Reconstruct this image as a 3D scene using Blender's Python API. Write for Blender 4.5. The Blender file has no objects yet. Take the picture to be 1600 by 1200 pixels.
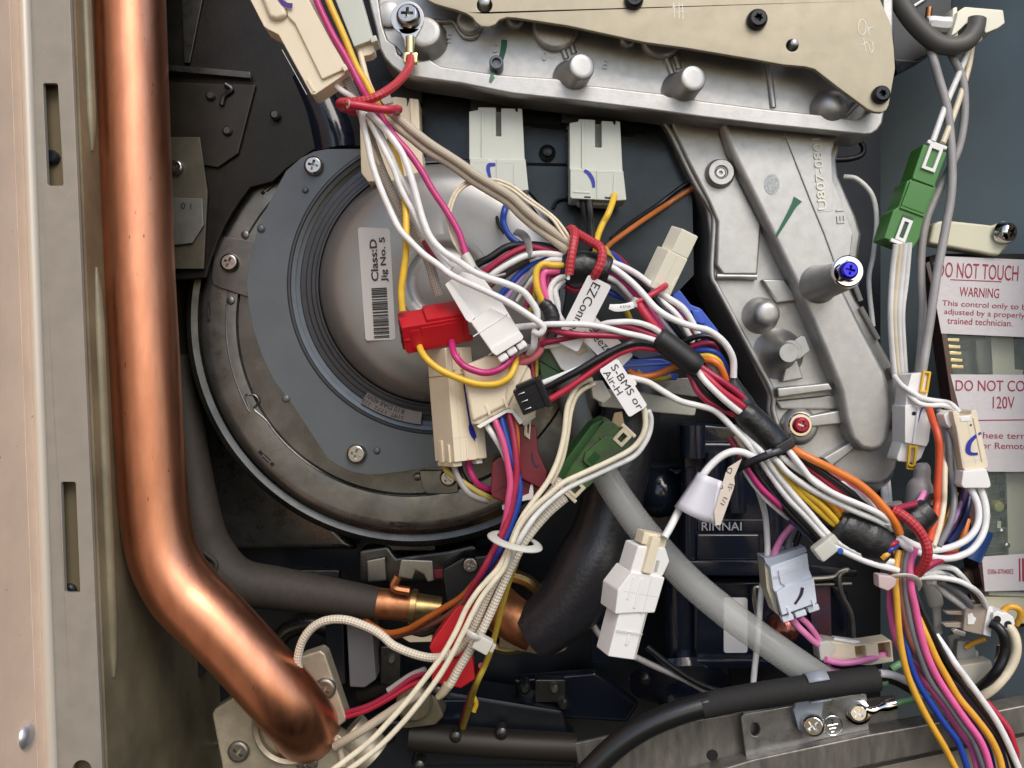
import bpy, bmesh, math, random
from mathutils import Vector, Matrix
from mathutils.geometry import tessellate_polygon
random.seed(7)
# ---------------------------------------------------------------- camera, sky, sun, exposure
S = 0.0002          # metres per millimetre-grid step (one step = one photo pixel in the plane 280 mm from the lens)
D = 1400.0          # lens distance to that plane, in steps
scn = bpy.context.scene
COL = scn.collection
cd = bpy.data.cameras.new("camera"); cam = bpy.data.objects.new("camera", cd); COL.objects.link(cam)
cam.location = (0, -D * S, 0); cam.rotation_euler = (math.radians(90), 0, 0)
cd.sensor_width = 36.0; cd.lens = 36.0 * D / 1600.0
cd.clip_start = 0.005; cd.clip_end = 200.0
scn.camera = cam
SUN = Vector((0.24, -0.67, 0.68)).normalized()
wd = bpy.data.worlds.new("World"); scn.world = wd; wd.use_nodes = True
nt = wd.node_tree; nt.nodes.clear()
wo = nt.nodes.new("ShaderNodeOutputWorld"); wb = nt.nodes.new("ShaderNodeBackground")
sk = nt.nodes.new("ShaderNodeTexSky"); sk.sky_type = 'NISHITA'; sk.sun_disc = False
sk.sun_elevation = math.asin(SUN.z); sk.sun_rotation = math.atan2(SUN.x, SUN.y)
sk.air_density = 1.0; sk.dust_density = 1.5; sk.ozone_density = 1.0
nt.links.new(sk.outputs[0], wb.inputs[0]); nt.links.new(wb.outputs[0], wo.inputs[0])
wb.inputs[1].default_value = 0.15
sl = bpy.data.lights.new("sun", 'SUN'); so = bpy.data.objects.new("sun", sl); COL.objects.link(so)
sl.energy = 1.4; sl.angle = math.radians(34); sl.color = (1.0, 0.93, 0.83)
so.rotation_euler = SUN.to_track_quat('Z', 'Y').to_euler(); so.location = (-1, -1, 1)
scn.view_settings.view_transform = 'Standard'; scn.view_settings.look = 'None'
scn.view_settings.exposure = 0.40; scn.view_settings.gamma = 1.0
scn.cycles.use_denoising = True
scn.cycles.max_bounces = 8

# ---------------------------------------------------------------- geometry helpers
def W(px, py, h):
    f = (D - h) / D * S
    return Vector(((px - 800) * f, -h * S, (600 - py) * f))
def L(px, h): return px * (D - h) / D * S

class Fr:
    """local frame: x along `ang` (clockwise from right in the view), y 90 deg clockwise of it, z towards the lens; tilts in degrees"""
    def __init__(s, px, py, h, ang=0, rx=0, ry=0):
        a = math.radians(ang); c, n = math.cos(a), math.sin(a)
        ex = Vector((c, 0, -n)); ey = Vector((-n, 0, -c)); ez = Vector((0, -1, 0))
        if rx:
            R = Matrix.Rotation(math.radians(rx), 3, ex); ey = R @ ey; ez = R @ ez
        if ry:
            R = Matrix.Rotation(math.radians(ry), 3, ey); ex = R @ ex; ez = R @ ez
        s.o = W(px, py, h); s.k = L(1, h); s.ex, s.ey, s.ez = ex, ey, ez; s.h = h
    def p(s, x, y, z=0): return s.o + (s.ex * x + s.ey * y + s.ez * z) * s.k
    def mat(s):
        M = Matrix.Identity(4)
        for i in range(3):
            M[i][0], M[i][1], M[i][2], M[i][3] = s.ex[i], -s.ey[i], s.ez[i], s.o[i]
        return M

def cr(P, n):
    """catmull-rom through points (tuples), n sub steps"""
    if len(P) < 3:
        return [tuple(P[0][k] + (P[-1][k] - P[0][k]) * i / n for k in range(len(P[0]))) for i in range(n + 1)]
    out = []
    Q = [tuple(2 * P[0][k] - P[1][k] for k in range(len(P[0])))] + list(P) + [tuple(2 * P[-1][k] - P[-2][k] for k in range(len(P[0])))]
    for i in range(1, len(Q) - 2):
        p0, p1, p2, p3 = Q[i - 1:i + 3]
        for j in range(n):
            t = j / n
            out.append(tuple(0.5 * (2 * p1[k] + (p2[k] - p0[k]) * t + (2 * p0[k] - 5 * p1[k] + 4 * p2[k] - p3[k]) * t * t + (3 * p1[k] - p0[k] - 3 * p2[k] + p3[k]) * t ** 3) for k in range(len(p1))))
    out.append(P[-1])
    return out

def fill_h(pts, h):
    """give every point a height: those without one are interpolated between the ones that have it"""
    idx = [i for i, p in enumerate(pts) if len(p) > 2]
    if not idx: return [(p[0], p[1], h) for p in pts]
    out = []
    if set(idx) <= {0, len(pts) - 1}:                     # only ends pinned: run at h, easing into the ends
        for i, p in enumerate(pts):
            if len(p) > 2: out.append(tuple(p[:3])); continue
            hh = h
            for j in idx:
                if abs(i - j) == 1: hh = h + (pts[j][2] - h) * (0.4 if len(pts) > 3 else 0.25)
            out.append((p[0], p[1], hh))
        return out
    for i, p in enumerate(pts):
        if len(p) > 2: out.append(tuple(p[:3])); continue
        a = max([j for j in idx if j < i], default=None); b = min([j for j in idx if j > i], default=None)
        if a is None: hh = pts[b][2]
        elif b is None: hh = pts[a][2]
        else: hh = pts[a][2] + (pts[b][2] - pts[a][2]) * (i - a) / (b - a)
        out.append((p[0], p[1], hh))
    return out

def offs(pts, d):
    out = []
    for i, p in enumerate(pts):
        a = pts[max(i - 1, 0)]; b = pts[min(i + 1, len(pts) - 1)]
        dx, dy = b[0] - a[0], b[1] - a[1]; n = math.hypot(dx, dy) or 1
        out.append((p[0] - dy / n * d, p[1] + dx / n * d) + tuple(p[2:]))
    return out

class MB:
    def __init__(s): s.v, s.f, s.uv = [], [], {}
    def add(s, vs, fs):
        b = len(s.v); s.v += vs; s.f += [tuple(i + b for i in f) for f in fs]
    def sweep(s, C, R, seg=10, flat=1.0, flatdir=None, cap=True):
        """tube along world points C with world radii R"""
        n = len(C); T = []
        for i in range(n):
            t = C[min(i + 1, n - 1)] - C[max(i - 1, 0)]
            T.append(t.normalized() if t.length > 1e-9 else Vector((1, 0, 0)))
        u = flatdir or Vector((0, -1, 0))
        base = len(s.v); dist = 0
        for i in range(n):
            u = u - T[i] * u.dot(T[i])
            if u.length < 1e-4: u = T[i].orthogonal()
            u.normalize(); w = T[i].cross(u)
            if i: dist += (C[i] - C[i - 1]).length
            for j in range(seg):
                a = 2 * math.pi * j / seg
                s.v.append(C[i] + (u * math.cos(a) * flat + w * math.sin(a)) * R[i])
            for j in range(seg):
                s.uv[base + i * seg + j] = (j / seg, dist / S / 10)
        for i in range(n - 1):
            for j in range(seg):
                k = (j + 1) % seg; a = base + i * seg
                s.f.append((a + j, a + seg + j, a + seg + k, a + k))
        if cap:
            s.f.append(tuple(base + j for j in range(seg)))
            s.f.append(tuple(base + (n - 1) * seg + j for j in range(seg - 1, -1, -1)))
        return s
    def tube(s, pts, r, h=0, n=6, seg=10, flat=1.0, cap=True, straight=False, jit=0):
        P = fill_h(pts, h)
        rr = list(r) if isinstance(r, (list, tuple)) else [r] * len(P)
        P = [p + (rr[i],) for i, p in enumerate(P)]
        if not straight: P = cr(P, n)
        C = [W(*p[:3]) for p in P]; R = [L(p[3], p[2]) * (1 + random.uniform(-jit, jit)) for p in P]
        return s.sweep(C, R, seg, flat, None, cap)
    def prism(s, poly, h0, h1, holes=(), taper=0):
        """outline seen at height h0 (front), walls straight back to h1"""
        loops = [list(poly)] + [list(q) for q in holes]
        def area(q): return sum(q[i][0] * q[(i + 1) % len(q)][1] - q[(i + 1) % len(q)][0] * q[i][1] for i in range(len(q)))
        front = [[W(x, y, h0) for x, y in q] for q in loops]
        return s._pr(front, Vector((0, (h0 - h1) * S, 0)), holes)
    def fprism(s, fr, poly, z0, z1, holes=()):
        loops = [list(poly)] + [list(q) for q in holes]
        front = [[fr.p(x, y, z1) for x, y in q] for q in loops]
        return s._pr(front, -fr.ez * (z1 - z0) * fr.k, holes)
    def _pr(s, front, d, holes):
        tris = None
        flat = [p for q in front for p in q]; b = len(s.v); N = len(flat)
        s.v += flat + [p + d for p in flat]
        if holes:
            for t in tessellate_polygon(front):
                s.f.append(tuple(b + i for i in t)); s.f.append(tuple(b + N + i for i in reversed(t)))
        else:
            s.f.append(tuple(b + i for i in range(N))); s.f.append(tuple(b + N + i for i in range(N - 1, -1, -1)))
        o = b
        for q in front:
            m = len(q)
            for i in range(m):
                j = (i + 1) % m
                s.f.append((o + i, o + N + i, o + N + j, o + j))
            o += m
        return s
    def fbox(s, fr, x0, x1, y0, y1, z0, z1):
        vs = [fr.p(x, y, z) for z in (z0, z1) for y in (y0, y1) for x in (x0, x1)]
        s.add(vs, [(0, 1, 3, 2), (4, 6, 7, 5), (0, 4, 5, 1), (2, 3, 7, 6), (0, 2, 6, 4), (1, 5, 7, 3)]); return s
    def flathe(s, fr, prof, seg=32, closed=False):
        """prof: (radius, z) in frame units, about the frame's z axis"""
        b = len(s.v)
        for r, z in prof:
            for j in range(seg):
                a = 2 * math.pi * j / seg
                s.v.append(fr.p(r * math.cos(a), r * math.sin(a), z))
        for i in range(len(prof) - 1):
            for j in range(seg):
                k = (j + 1) % seg
                s.f.append((b + i * seg + j, b + i * seg + k, b + (i + 1) * seg + k, b + (i + 1) * seg + j))
        s.f.append(tuple(b + j for j in range(seg - 1, -1, -1)))
        e = b + (len(prof) - 1) * seg
        s.f.append(tuple(e + j for j in range(seg)))
        return s
    def lathe(s, cx, cy, h, prof, seg=96):
        """rings about the straight axis through (cx,cy) at height h; prof: (apparent radius, height)"""
        o = W(cx, cy, h); b = len(s.v)
        for r, hh, *cc in prof:
            R = L(r, hh)
            if cc: o = W(cc[0], cc[1], hh)
            for j in range(seg):
                a = 2 * math.pi * j / seg
                s.v.append(Vector((o.x + R * math.cos(a), -hh * S, o.z + R * math.sin(a))))
        for i in range(len(prof) - 1):
            for j in range(seg):
                k = (j + 1) % seg
                s.f.append((b + i * seg + j, b + i * seg + k, b + (i + 1) * seg + k, b + (i + 1) * seg + j))
        if prof[0][0] < 3: s.f.append(tuple(b + j for j in range(seg)))
        return s
    def ribbon(s, pts, w, h, n=6, thick=0.5, lift=0.7):
        """flat stroke lying on a surface at height h; pts (x,y) or (x,y,h)"""
        P = [p + (w[i] if isinstance(w, (list, tuple)) else w,) for i, p in enumerate(fill_h(pts, h))]
        P = cr(P, n)
        A = offs([p[:3] for p in P], 1); b = len(s.v)
        for i, p in enumerate(P):
            dx, dy = A[i][0] - p[0], A[i][1] - p[1]; q = p[3] / 2
            s.v += [W(p[0] + dx * q, p[1] + dy * q, p[2] + lift), W(p[0] - dx * q, p[1] - dy * q, p[2] + lift)]
        for i in range(len(P) - 1):
            s.f.append((b + 2 * i, b + 2 * i + 1, b + 2 * i + 3, b + 2 * i + 2))
        return s
    def build(s, name, mat, parent=None, bevel=0, bseg=2, smooth=True, angle=38, at=None, sub=0, open_=False):
        org = Vector(at) if at is not None else (sum(s.v, Vector()) / len(s.v))
        me = bpy.data.meshes.new(name)
        base = Vector(parent['_w']) if parent is not None else org
        me.from_pydata([v - org for v in s.v], [], s.f)
        bm = bmesh.new(); bm.from_mesh(me)
        if s.uv:
            ul = bm.loops.layers.uv.new("UVMap")
            bm.verts.index_update()
            for f in bm.faces:
                us = [s.uv.get(l.vert.index, (0, 0)) for l in f.loops]
                wrap = max(u[0] for u in us) - min(u[0] for u in us) > 0.5
                for l, u in zip(f.loops, us): l[ul].uv = (u[0] + (1 if wrap and u[0] < 0.5 else 0), u[1])
        if not open_: bmesh.ops.recalc_face_normals(bm, faces=bm.faces[:])
        if bevel:
            es = [e for e in bm.edges if len(e.link_faces) == 2 and e.calc_face_angle(0) > math.radians(28)]
            bmesh.ops.bevel(bm, geom=es, offset=bevel * S, offset_type='OFFSET', segments=bseg, profile=0.5, affect='EDGES', clamp_overlap=True)
        bm.to_mesh(me); bm.free()
        if smooth:
            me.shade_smooth(); me.set_sharp_from_angle(angle=math.radians(angle))
        me.materials.append(mat)
        o = bpy.data.objects.new(name, me); COL.objects.link(o)
        o.location = org - base if parent is not None else org
        if parent is not None: o.parent = parent
        if bevel and smooth:                              # flat faces stay flat, only the bevels round
            wn = o.modifiers.new('weighted_normal', 'WEIGHTED_NORMAL'); wn.keep_sharp = True; wn.weight = 80
        o['_w'] = tuple(org)
        return o

class Thing:
    def __init__(s, name, label, cat, at, group=None):
        o = bpy.data.objects.new(name, None); COL.objects.link(o)
        w = W(*at); o.location = w; o['_w'] = tuple(w); o.empty_display_size = 0.005
        o['label'] = label; o['category'] = cat
        if group: o['group'] = group
        s.o = o
    def part(s, name, mb, mat, parent=None, label=None, **k):
        p = mb.build(name, mat, parent or s.o, **k)
        if label: p['label'] = label
        return p
def solo(name, label, cat, mb, mat, group=None, **k):
    o = mb.build(name, mat, **k); o['label'] = label; o['category'] = cat
    if group: o['group'] = group
    return o
def struct(name, mb, mat, **k):
    o = mb.build(name, mat, **k); o['kind'] = 'structure'; return o

FONTC = {}
def text(parent, s, fr, w, h, mat, name='lettering', z=0.8, ext=0.0, bold=0.0):
    """writing filled into a w x h box centred on the frame"""
    c = bpy.data.curves.new(name, 'FONT'); c.body = s; c.align_x = 'CENTER'; c.resolution_u = 3; c.space_line = 0.9; c.offset = bold
    t = bpy.data.objects.new(name, c); me = bpy.data.meshes.new_from_object(t)
    bpy.data.objects.remove(t); bpy.data.curves.remove(c)
    xs = [v.co.x for v in me.vertices]; ys = [v.co.y for v in me.vertices]
    cx, cy = (min(xs) + max(xs)) / 2, (min(ys) + max(ys)) / 2; sx = w / (max(xs) - min(xs)); sy = h / (max(ys) - min(ys))
    vs = [fr.p((v.co.x - cx) * sx, -(v.co.y - cy) * sy, z) for v in me.vertices]
    fs = [tuple(p.vertices) for p in me.polygons]
    bpy.data.meshes.remove(me)
    mb = MB(); mb.add(vs, fs)
    if ext:
        b = len(vs); mb.v += [v + fr.ez * ext * fr.k for v in vs]; mb.f = [tuple(i + b for i in f) for f in fs]
        cnt = {}
        for f in fs:
            for i in range(len(f)):
                e = (f[i], f[(i + 1) % len(f)]); cnt[e] = 1
        for (a, c2) in list(cnt):
            if (c2, a) not in cnt: mb.f.append((a, c2, c2 + b, a + b))
    o = mb.build(name, mat, parent, smooth=False, open_=True)
    return o

# ---------------------------------------------------------------- materials
MATS = {}
def mat(name, col, rough=0.5, metal=0.0, bump=0.0, feat=4.0, var=0.0, vfeat=40.0, spec=0.5, trans=0.0, coat=0.0, col2=None, aniso=None, rvar=0.0, alpha=1.0, sss=0.0, specks=None):
    if name in MATS: return MATS[name]
    m = bpy.data.materials.new(name); m.use_nodes = True; N = m.node_tree.nodes; K = m.node_tree.links
    b = N["Principled BSDF"]
    b.inputs["Base Color"].default_value = (*col, 1); b.inputs["Roughness"].default_value = rough
    b.inputs["Metallic"].default_value = metal; b.inputs["Specular IOR Level"].default_value = spec
    b.inputs["Transmission Weight"].default_value = trans; b.inputs["Coat Weight"].default_value = coat
    b.inputs["Alpha"].default_value = alpha
    if sss:
        b.inputs["Subsurface Weight"].default_value = sss; b.inputs["Subsurface Scale"].default_value = 0.001
        b.inputs["Subsurface Radius"].default_value = (1.0, 0.8, 0.5)
    tc = N.new("ShaderNodeTexCoord"); mp = N.new("ShaderNodeMapping"); K.new(tc.outputs["Object"], mp.inputs[0])
    if aniso: mp.inputs["Scale"].default_value = aniso
    def noise(f, det=4, r=0.6):
        n = N.new("ShaderNodeTexNoise"); n.inputs["Scale"].default_value = 1 / (f * S); n.inputs["Detail"].default_value = det; n.inputs["Roughness"].default_value = r
        K.new(mp.outputs[0], n.inputs["Vector"]); return n
    if var:
        n = noise(vfeat); mx = N.new("ShaderNodeMix"); mx.data_type = 'RGBA'
        rp = N.new("ShaderNodeValToRGB"); rp.color_ramp.elements[0].position = 0.36; rp.color_ramp.elements[1].position = 0.66
        K.new(n.outputs["Fac"], rp.inputs[0]); K.new(rp.outputs[0], mx.inputs[0])
        c2 = col2 or tuple(c * (1 - var) for c in col)
        mx.inputs[6].default_value = (*col, 1); mx.inputs[7].default_value = (*c2, 1)
        K.new(mx.outputs[2], b.inputs["Base Color"])
    if specks:                                            # pits, spatter and scratches with a shape of their own
        f, th, sc = specks[:3]
        n = noise(f, 2, 0.5); rp = N.new("ShaderNodeValToRGB"); rp.color_ramp.elements[0].position = th; rp.color_ramp.elements[1].position = th + 0.03
        K.new(n.outputs["Fac"], rp.inputs[0]); mx2 = N.new("ShaderNodeMix"); mx2.data_type = 'RGBA'; K.new(rp.outputs[0], mx2.inputs[0])
        if b.inputs["Base Color"].is_linked: K.new(b.inputs["Base Color"].links[0].from_socket, mx2.inputs[6])
        else: mx2.inputs[6].default_value = (*col, 1)
        mx2.inputs[7].default_value = (*sc, 1); K.new(mx2.outputs[2], b.inputs["Base Color"])
    if rvar:
        n = noise(vfeat * 0.6, 5, 0.7); r = N.new("ShaderNodeMapRange"); K.new(n.outputs["Fac"], r.inputs[0])
        r.inputs[1].default_value = 0.3; r.inputs[2].default_value = 0.7; r.inputs[3].default_value = max(rough - rvar, 0.03); r.inputs[4].default_value = rough + rvar
        K.new(r.outputs[0], b.inputs["Roughness"])
    if bump:
        n = noise(feat, 3, 0.55); bp = N.new("ShaderNodeBump"); bp.inputs["Strength"].default_value = bump; bp.inputs["Distance"].default_value = feat * S * 0.5
        K.new(n.outputs["Fac"], bp.inputs["Height"]); K.new(bp.outputs[0], b.inputs["Normal"])
    MATS[name] = m; return m
def braid(name, col, col2, rough=0.6, nu=6, nv=4.0, bump=0.5):
    """woven sleeve: two families of strands crossing on the tube's own UV"""
    if name in MATS: return MATS[name]
    m = bpy.data.materials.new(name); m.use_nodes = True; N = m.node_tree.nodes; K = m.node_tree.links
    b = N["Principled BSDF"]; b.inputs["Roughness"].default_value = rough
    tc = N.new("ShaderNodeTexCoord"); sp = N.new("ShaderNodeSeparateXYZ"); K.new(tc.outputs["UV"], sp.inputs[0])
    def M(op, a, c=None):
        n = N.new("ShaderNodeMath"); n.operation = op
        for i, x in enumerate((a, c)):
            if x is None: continue
            if isinstance(x, (int, float)): n.inputs[i].default_value = x
            else: K.new(x, n.inputs[i])
        return n.outputs[0]
    U = M('MULTIPLY', sp.outputs[0], nu * 2 * math.pi); V = M('MULTIPLY', sp.outputs[1], nv * 2 * math.pi)
    q = M('MULTIPLY', M('SINE', M('ADD', U, V)), M('SINE', M('SUBTRACT', U, V)))
    q = M('ADD', M('MULTIPLY', q, 0.5), 0.5)
    mx = N.new("ShaderNodeMix"); mx.data_type = 'RGBA'; K.new(q, mx.inputs[0])
    mx.inputs[6].default_value = (*col2, 1); mx.inputs[7].default_value = (*col, 1); K.new(mx.outputs[2], b.inputs["Base Color"])
    bp = N.new("ShaderNodeBump"); bp.inputs["Strength"].default_value = bump; bp.inputs["Distance"].default_value = S * 1.2
    K.new(q, bp.inputs["Height"]); K.new(bp.outputs[0], b.inputs["Normal"])
    MATS[name] = m; return m

peach = mat("peach_paint", (0.88, 0.66, 0.50), 0.45, 0, 0.08, 2, 0.12, 90, specks=(7, 0.735, (0.34, 0.25, 0.20)))
frame_m = mat("frame_metal", (0.335, 0.312, 0.275), 0.50, 0.3, 0.25, 1.5, 0.10, 40, rvar=0.08, specks=(3.2, 0.735, (0.42, 0.40, 0.34)))
edge_m = mat("edge_metal", (0.60, 0.54, 0.46), 0.4, 0.25)
cab_m = mat("cabinet_metal", (0.26, 0.225, 0.145), 0.40, 0.25, 0.05, 6, 0.45, 150, rvar=0.1)
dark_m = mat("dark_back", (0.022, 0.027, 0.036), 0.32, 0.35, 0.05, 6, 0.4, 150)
teal_m = mat("teal_wall", (0.33, 0.41, 0.44), 0.42, 0.0, 0.04, 5, 0.12, 200)
copper = mat("copper", (0.68, 0.30, 0.175), 0.36, 1.0, 0.03, 10, 0.30, 22, aniso=(1, 1, 0.3), rvar=0.04, col2=(0.58, 0.245, 0.14), specks=(9, 0.725, (0.34, 0.13, 0.07)))
copper2 = mat("copper_dull", (0.55, 0.24, 0.11), 0.42, 0.9, 0.1, 6, 0.4, 25)
brass = mat("brass", (0.45, 0.33, 0.14), 0.35, 0.9, 0.04, 5, 0.3, 20)
motor_m = mat("motor_grey_paint", (0.115, 0.130, 0.145), 0.38, 0.3, 0.10, 2, 0.10, 60, rvar=0.06, specks=(3.5, 0.745, (0.17, 0.17, 0.16)))
dish_m = mat("motor_cap", (0.28, 0.275, 0.265), 0.36, 0.40, 0.06, 2, 0.08, 50, rvar=0.05, specks=(4, 0.74, (0.10, 0.095, 0.09)))
ring_m = mat("motor_ring", (0.085, 0.098, 0.115), 0.33, 0.45, 0.05, 3, 0.1, 40, rvar=0.06)
galv = mat("galvanised", (0.30, 0.285, 0.25), 0.36, 0.85, 0.05, 3, 0.30, 45, rvar=0.1)
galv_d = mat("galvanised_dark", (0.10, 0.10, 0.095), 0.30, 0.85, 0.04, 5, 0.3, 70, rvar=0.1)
galv_l = mat("galvanised_light", (0.42, 0.42, 0.42), 0.33, 0.85, 0.03, 3, 0.2, 30, rvar=0.1)
rail_m = mat("brushed_rail", (0.235, 0.22, 0.195), 0.42, 0.6, 0.15, 3, 0.35, 16, aniso=(1.0, 1, 0.25), rvar=0.12)
cast = mat("cast_aluminium", (0.46, 0.45, 0.43), 0.46, 0.80, 0.22, 1.7, 0.12, 20, rvar=0.05, specks=(3.0, 0.74, (0.30, 0.29, 0.27)))
cover_m = mat("zinc_cover", (0.40, 0.35, 0.25), 0.46, 0.35, 0.14, 1.6, 0.10, 50, rvar=0.06, specks=(3.0, 0.745, (0.26, 0.23, 0.17)))
steel = mat("screw_steel", (0.45, 0.44, 0.42), 0.27, 1.0, 0.02, 3)
chrome = mat("bright_steel", (0.78, 0.77, 0.75), 0.12, 1.0)
blackscrew = mat("black_screw", (0.016, 0.016, 0.016), 0.22, 0.3)
hole_shade = mat("hole_shade_black", (0.006, 0.006, 0.006), 0.8)  # near-black that paints the shade inside holes, slots and recesses
cream = mat("cream_nylon", (0.76, 0.66, 0.49), 0.42, 0, 0.03, 2, 0.04, 40, sss=0.08)
white_p = mat("white_nylon", (0.82, 0.80, 0.765), 0.40, 0, 0.03, 2, 0.04, 40, sss=0.08)
grn_white = mat("natural_nylon", (0.55, 0.57, 0.50), 0.42, 0, 0.03, 2, 0.04, 40, sss=0.1)
ivory = mat("ivory_nylon", (0.84, 0.80, 0.64), 0.36, 0, 0.02, 2, sss=0.1)
blue_white = mat("blue_white_nylon", (0.66, 0.70, 0.78), 0.35, 0, 0.02, 2)
red_p = mat("red_nylon", (0.48, 0.012, 0.02), 0.36, 0, 0.03, 2)
maroon_p = mat("maroon_nylon", (0.17, 0.014, 0.025), 0.38, 0, 0.03, 2)
green_dull = mat("dull_green_nylon", (0.062, 0.150, 0.042), 0.42, 0, 0.10, 3, 0.45, 16, col2=(0.075, 0.085, 0.060))
green_p = mat("green_nylon", (0.055, 0.20, 0.035), 0.38, 0, 0.04, 3)
dgreen_p = mat("dark_green_nylon", (0.022, 0.075, 0.02), 0.4, 0, 0.04, 3)
blue_p = mat("blue_nylon", (0.02, 0.075, 0.45), 0.35)
black_p = mat("black_nylon", (0.014, 0.014, 0.016), 0.34)
gloss_black = mat("glossy_black", (0.009, 0.012, 0.022), 0.13, 0, 0.04, 30)
tape_m = mat("black_tape", (0.012, 0.012, 0.013), 0.36, 0, 0.25, 10)
rubber = mat("black_rubber", (0.013, 0.013, 0.013), 0.28, 0, 0.15, 2)
cloth_b = mat("black_cloth_sleeve", (0.014, 0.013, 0.012), 0.8, 0, 0.8, 1.6, 0.4, 3)
foam = mat("brown_foam", (0.038, 0.031, 0.025), 0.7, 0, 0.4, 2, 0.25, 12)
foam_b = mat("black_foam", (0.024, 0.023, 0.027), 0.34, 0, 0.22, 8, 0.2, 12)
clear_t = mat("translucent_tube", (0.50, 0.51, 0.485), 0.18, 0, 0.05, 10, alpha=0.42)
clear_p = mat("translucent_nylon", (0.74, 0.72, 0.64), 0.35, 0, 0.03, 4, trans=0.3)
clear_c = mat("clear_clamp", (0.55, 0.60, 0.68), 0.25, 0, 0.02, 6, trans=0.5)
cover_c = mat("clear_cover", (0.30, 0.36, 0.36), 0.08, 0, alpha=0.14)
board_m = mat("circuit_board", (0.12, 0.135, 0.085), 0.4, 0, 0.05, 6, 0.5, 18)
paper = mat("white_label", (0.78, 0.76, 0.75), 0.45)
paper_p = mat("pinkish_label", (0.66, 0.622, 0.632), 0.34, 0, 0.12, 22, 0.06, 60)
paper_g = mat("grey_label", (0.50, 0.47, 0.44), 0.4)
paper_d = mat("dark_grey_label", (0.24, 0.22, 0.22), 0.35)
ink = mat("black_ink", (0.012, 0.012, 0.012), 0.5)
ink_b = mat("blue_marker", (0.012, 0.02, 0.30), 0.45)
ink_r = mat("maroon_ink", (0.36, 0.02, 0.055), 0.5)
ink_g = mat("green_marker", (0.006, 0.11, 0.055), 0.45)
ink_n = mat("navy_marker", (0.03, 0.012, 0.05), 0.45)
stamp_b = mat("blue_stamp_ink", (0.24, 0.29, 0.31), 0.5, 0.4, 0, 3, 0.6, 5, col2=(0.44, 0.42, 0.40))
yellow_p = mat("yellow_nylon", (0.72, 0.42, 0.02), 0.4)
purple_p = mat("purple_copper_paint", (0.16, 0.05, 0.06), 0.35, 0.4, 0.1, 10, 0.5, 16, col2=(0.10, 0.08, 0.13))
dk_strap = mat("grey_strap", (0.13, 0.15, 0.155), 0.5)
pcb_cream = mat("cream_plastic", (0.70, 0.67, 0.50), 0.42, 0, 0.03, 3)
C = dict(white=(0.80, 0.785, 0.76), ecru=(0.80, 0.73, 0.56), cream=(0.76, 0.66, 0.48), yellow=(0.80, 0.50, 0.04), amber=(0.78, 0.40, 0.04), magenta=(0.50, 0.03, 0.17), pink=(0.80, 0.13, 0.34), lpink=(0.80, 0.25, 0.50),
         red=(0.50, 0.025, 0.055), crimson=(0.36, 0.02, 0.06), salmon=(0.62, 0.16, 0.18), blue=(0.015, 0.06, 0.36), navy=(0.008, 0.016, 0.07), orange=(0.75, 0.20, 0.03), rust=(0.42, 0.13, 0.03), redor=(0.68, 0.09, 0.03),
         grey=(0.19, 0.19, 0.20), lgrey=(0.36, 0.34, 0.33), black=(0.010, 0.010, 0.011), brown=(0.20, 0.075, 0.055), maroon=(0.14, 0.012, 0.03), purple=(0.07, 0.03, 0.09), lilac=(0.42, 0.24, 0.44), olive=(0.45, 0.33, 0.04), green=(0.16, 0.36, 0.18))
def wm(c): return mat(c + "_wire_pvc", C[c], 0.36, 0, 0.10, 7, 0.14, 26, rvar=0.08)
WG = {}
def wire(c, r, pts, label, h=0, group=None, n=6, seg=10, name='wire', m=None, cat='wire', **k):
    P = fill_h(pts, h)                                    # hand-laid: every run wanders a little
    P = [P[0]] + [(x + random.uniform(-.8, .8), y + random.uniform(-.8, .8), z) for x, y, z in P[1:-1]] + [P[-1]]
    return solo(name, label, cat, MB().tube(P, r * 0.96, h, n, seg, jit=0.012, **k), m or wm(c), group)
br_white = braid("white_braid", (0.80, 0.74, 0.62), (0.46, 0.40, 0.31), 0.55, 5, 0.95, 0.8)
br_grey = braid("grey_braid", (0.50, 0.45, 0.39), (0.25, 0.215, 0.18), 0.6, 6, 1.2, 0.5)
br_tan = braid("tan_braid", (0.55, 0.48, 0.37), (0.40, 0.34, 0.26), 0.6, 6, 1.6, 0.35)
br_red = braid("red_braid", (0.56, 0.055, 0.06), (0.36, 0.015, 0.03), 0.45, 4, 0.8, 0.6)

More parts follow.
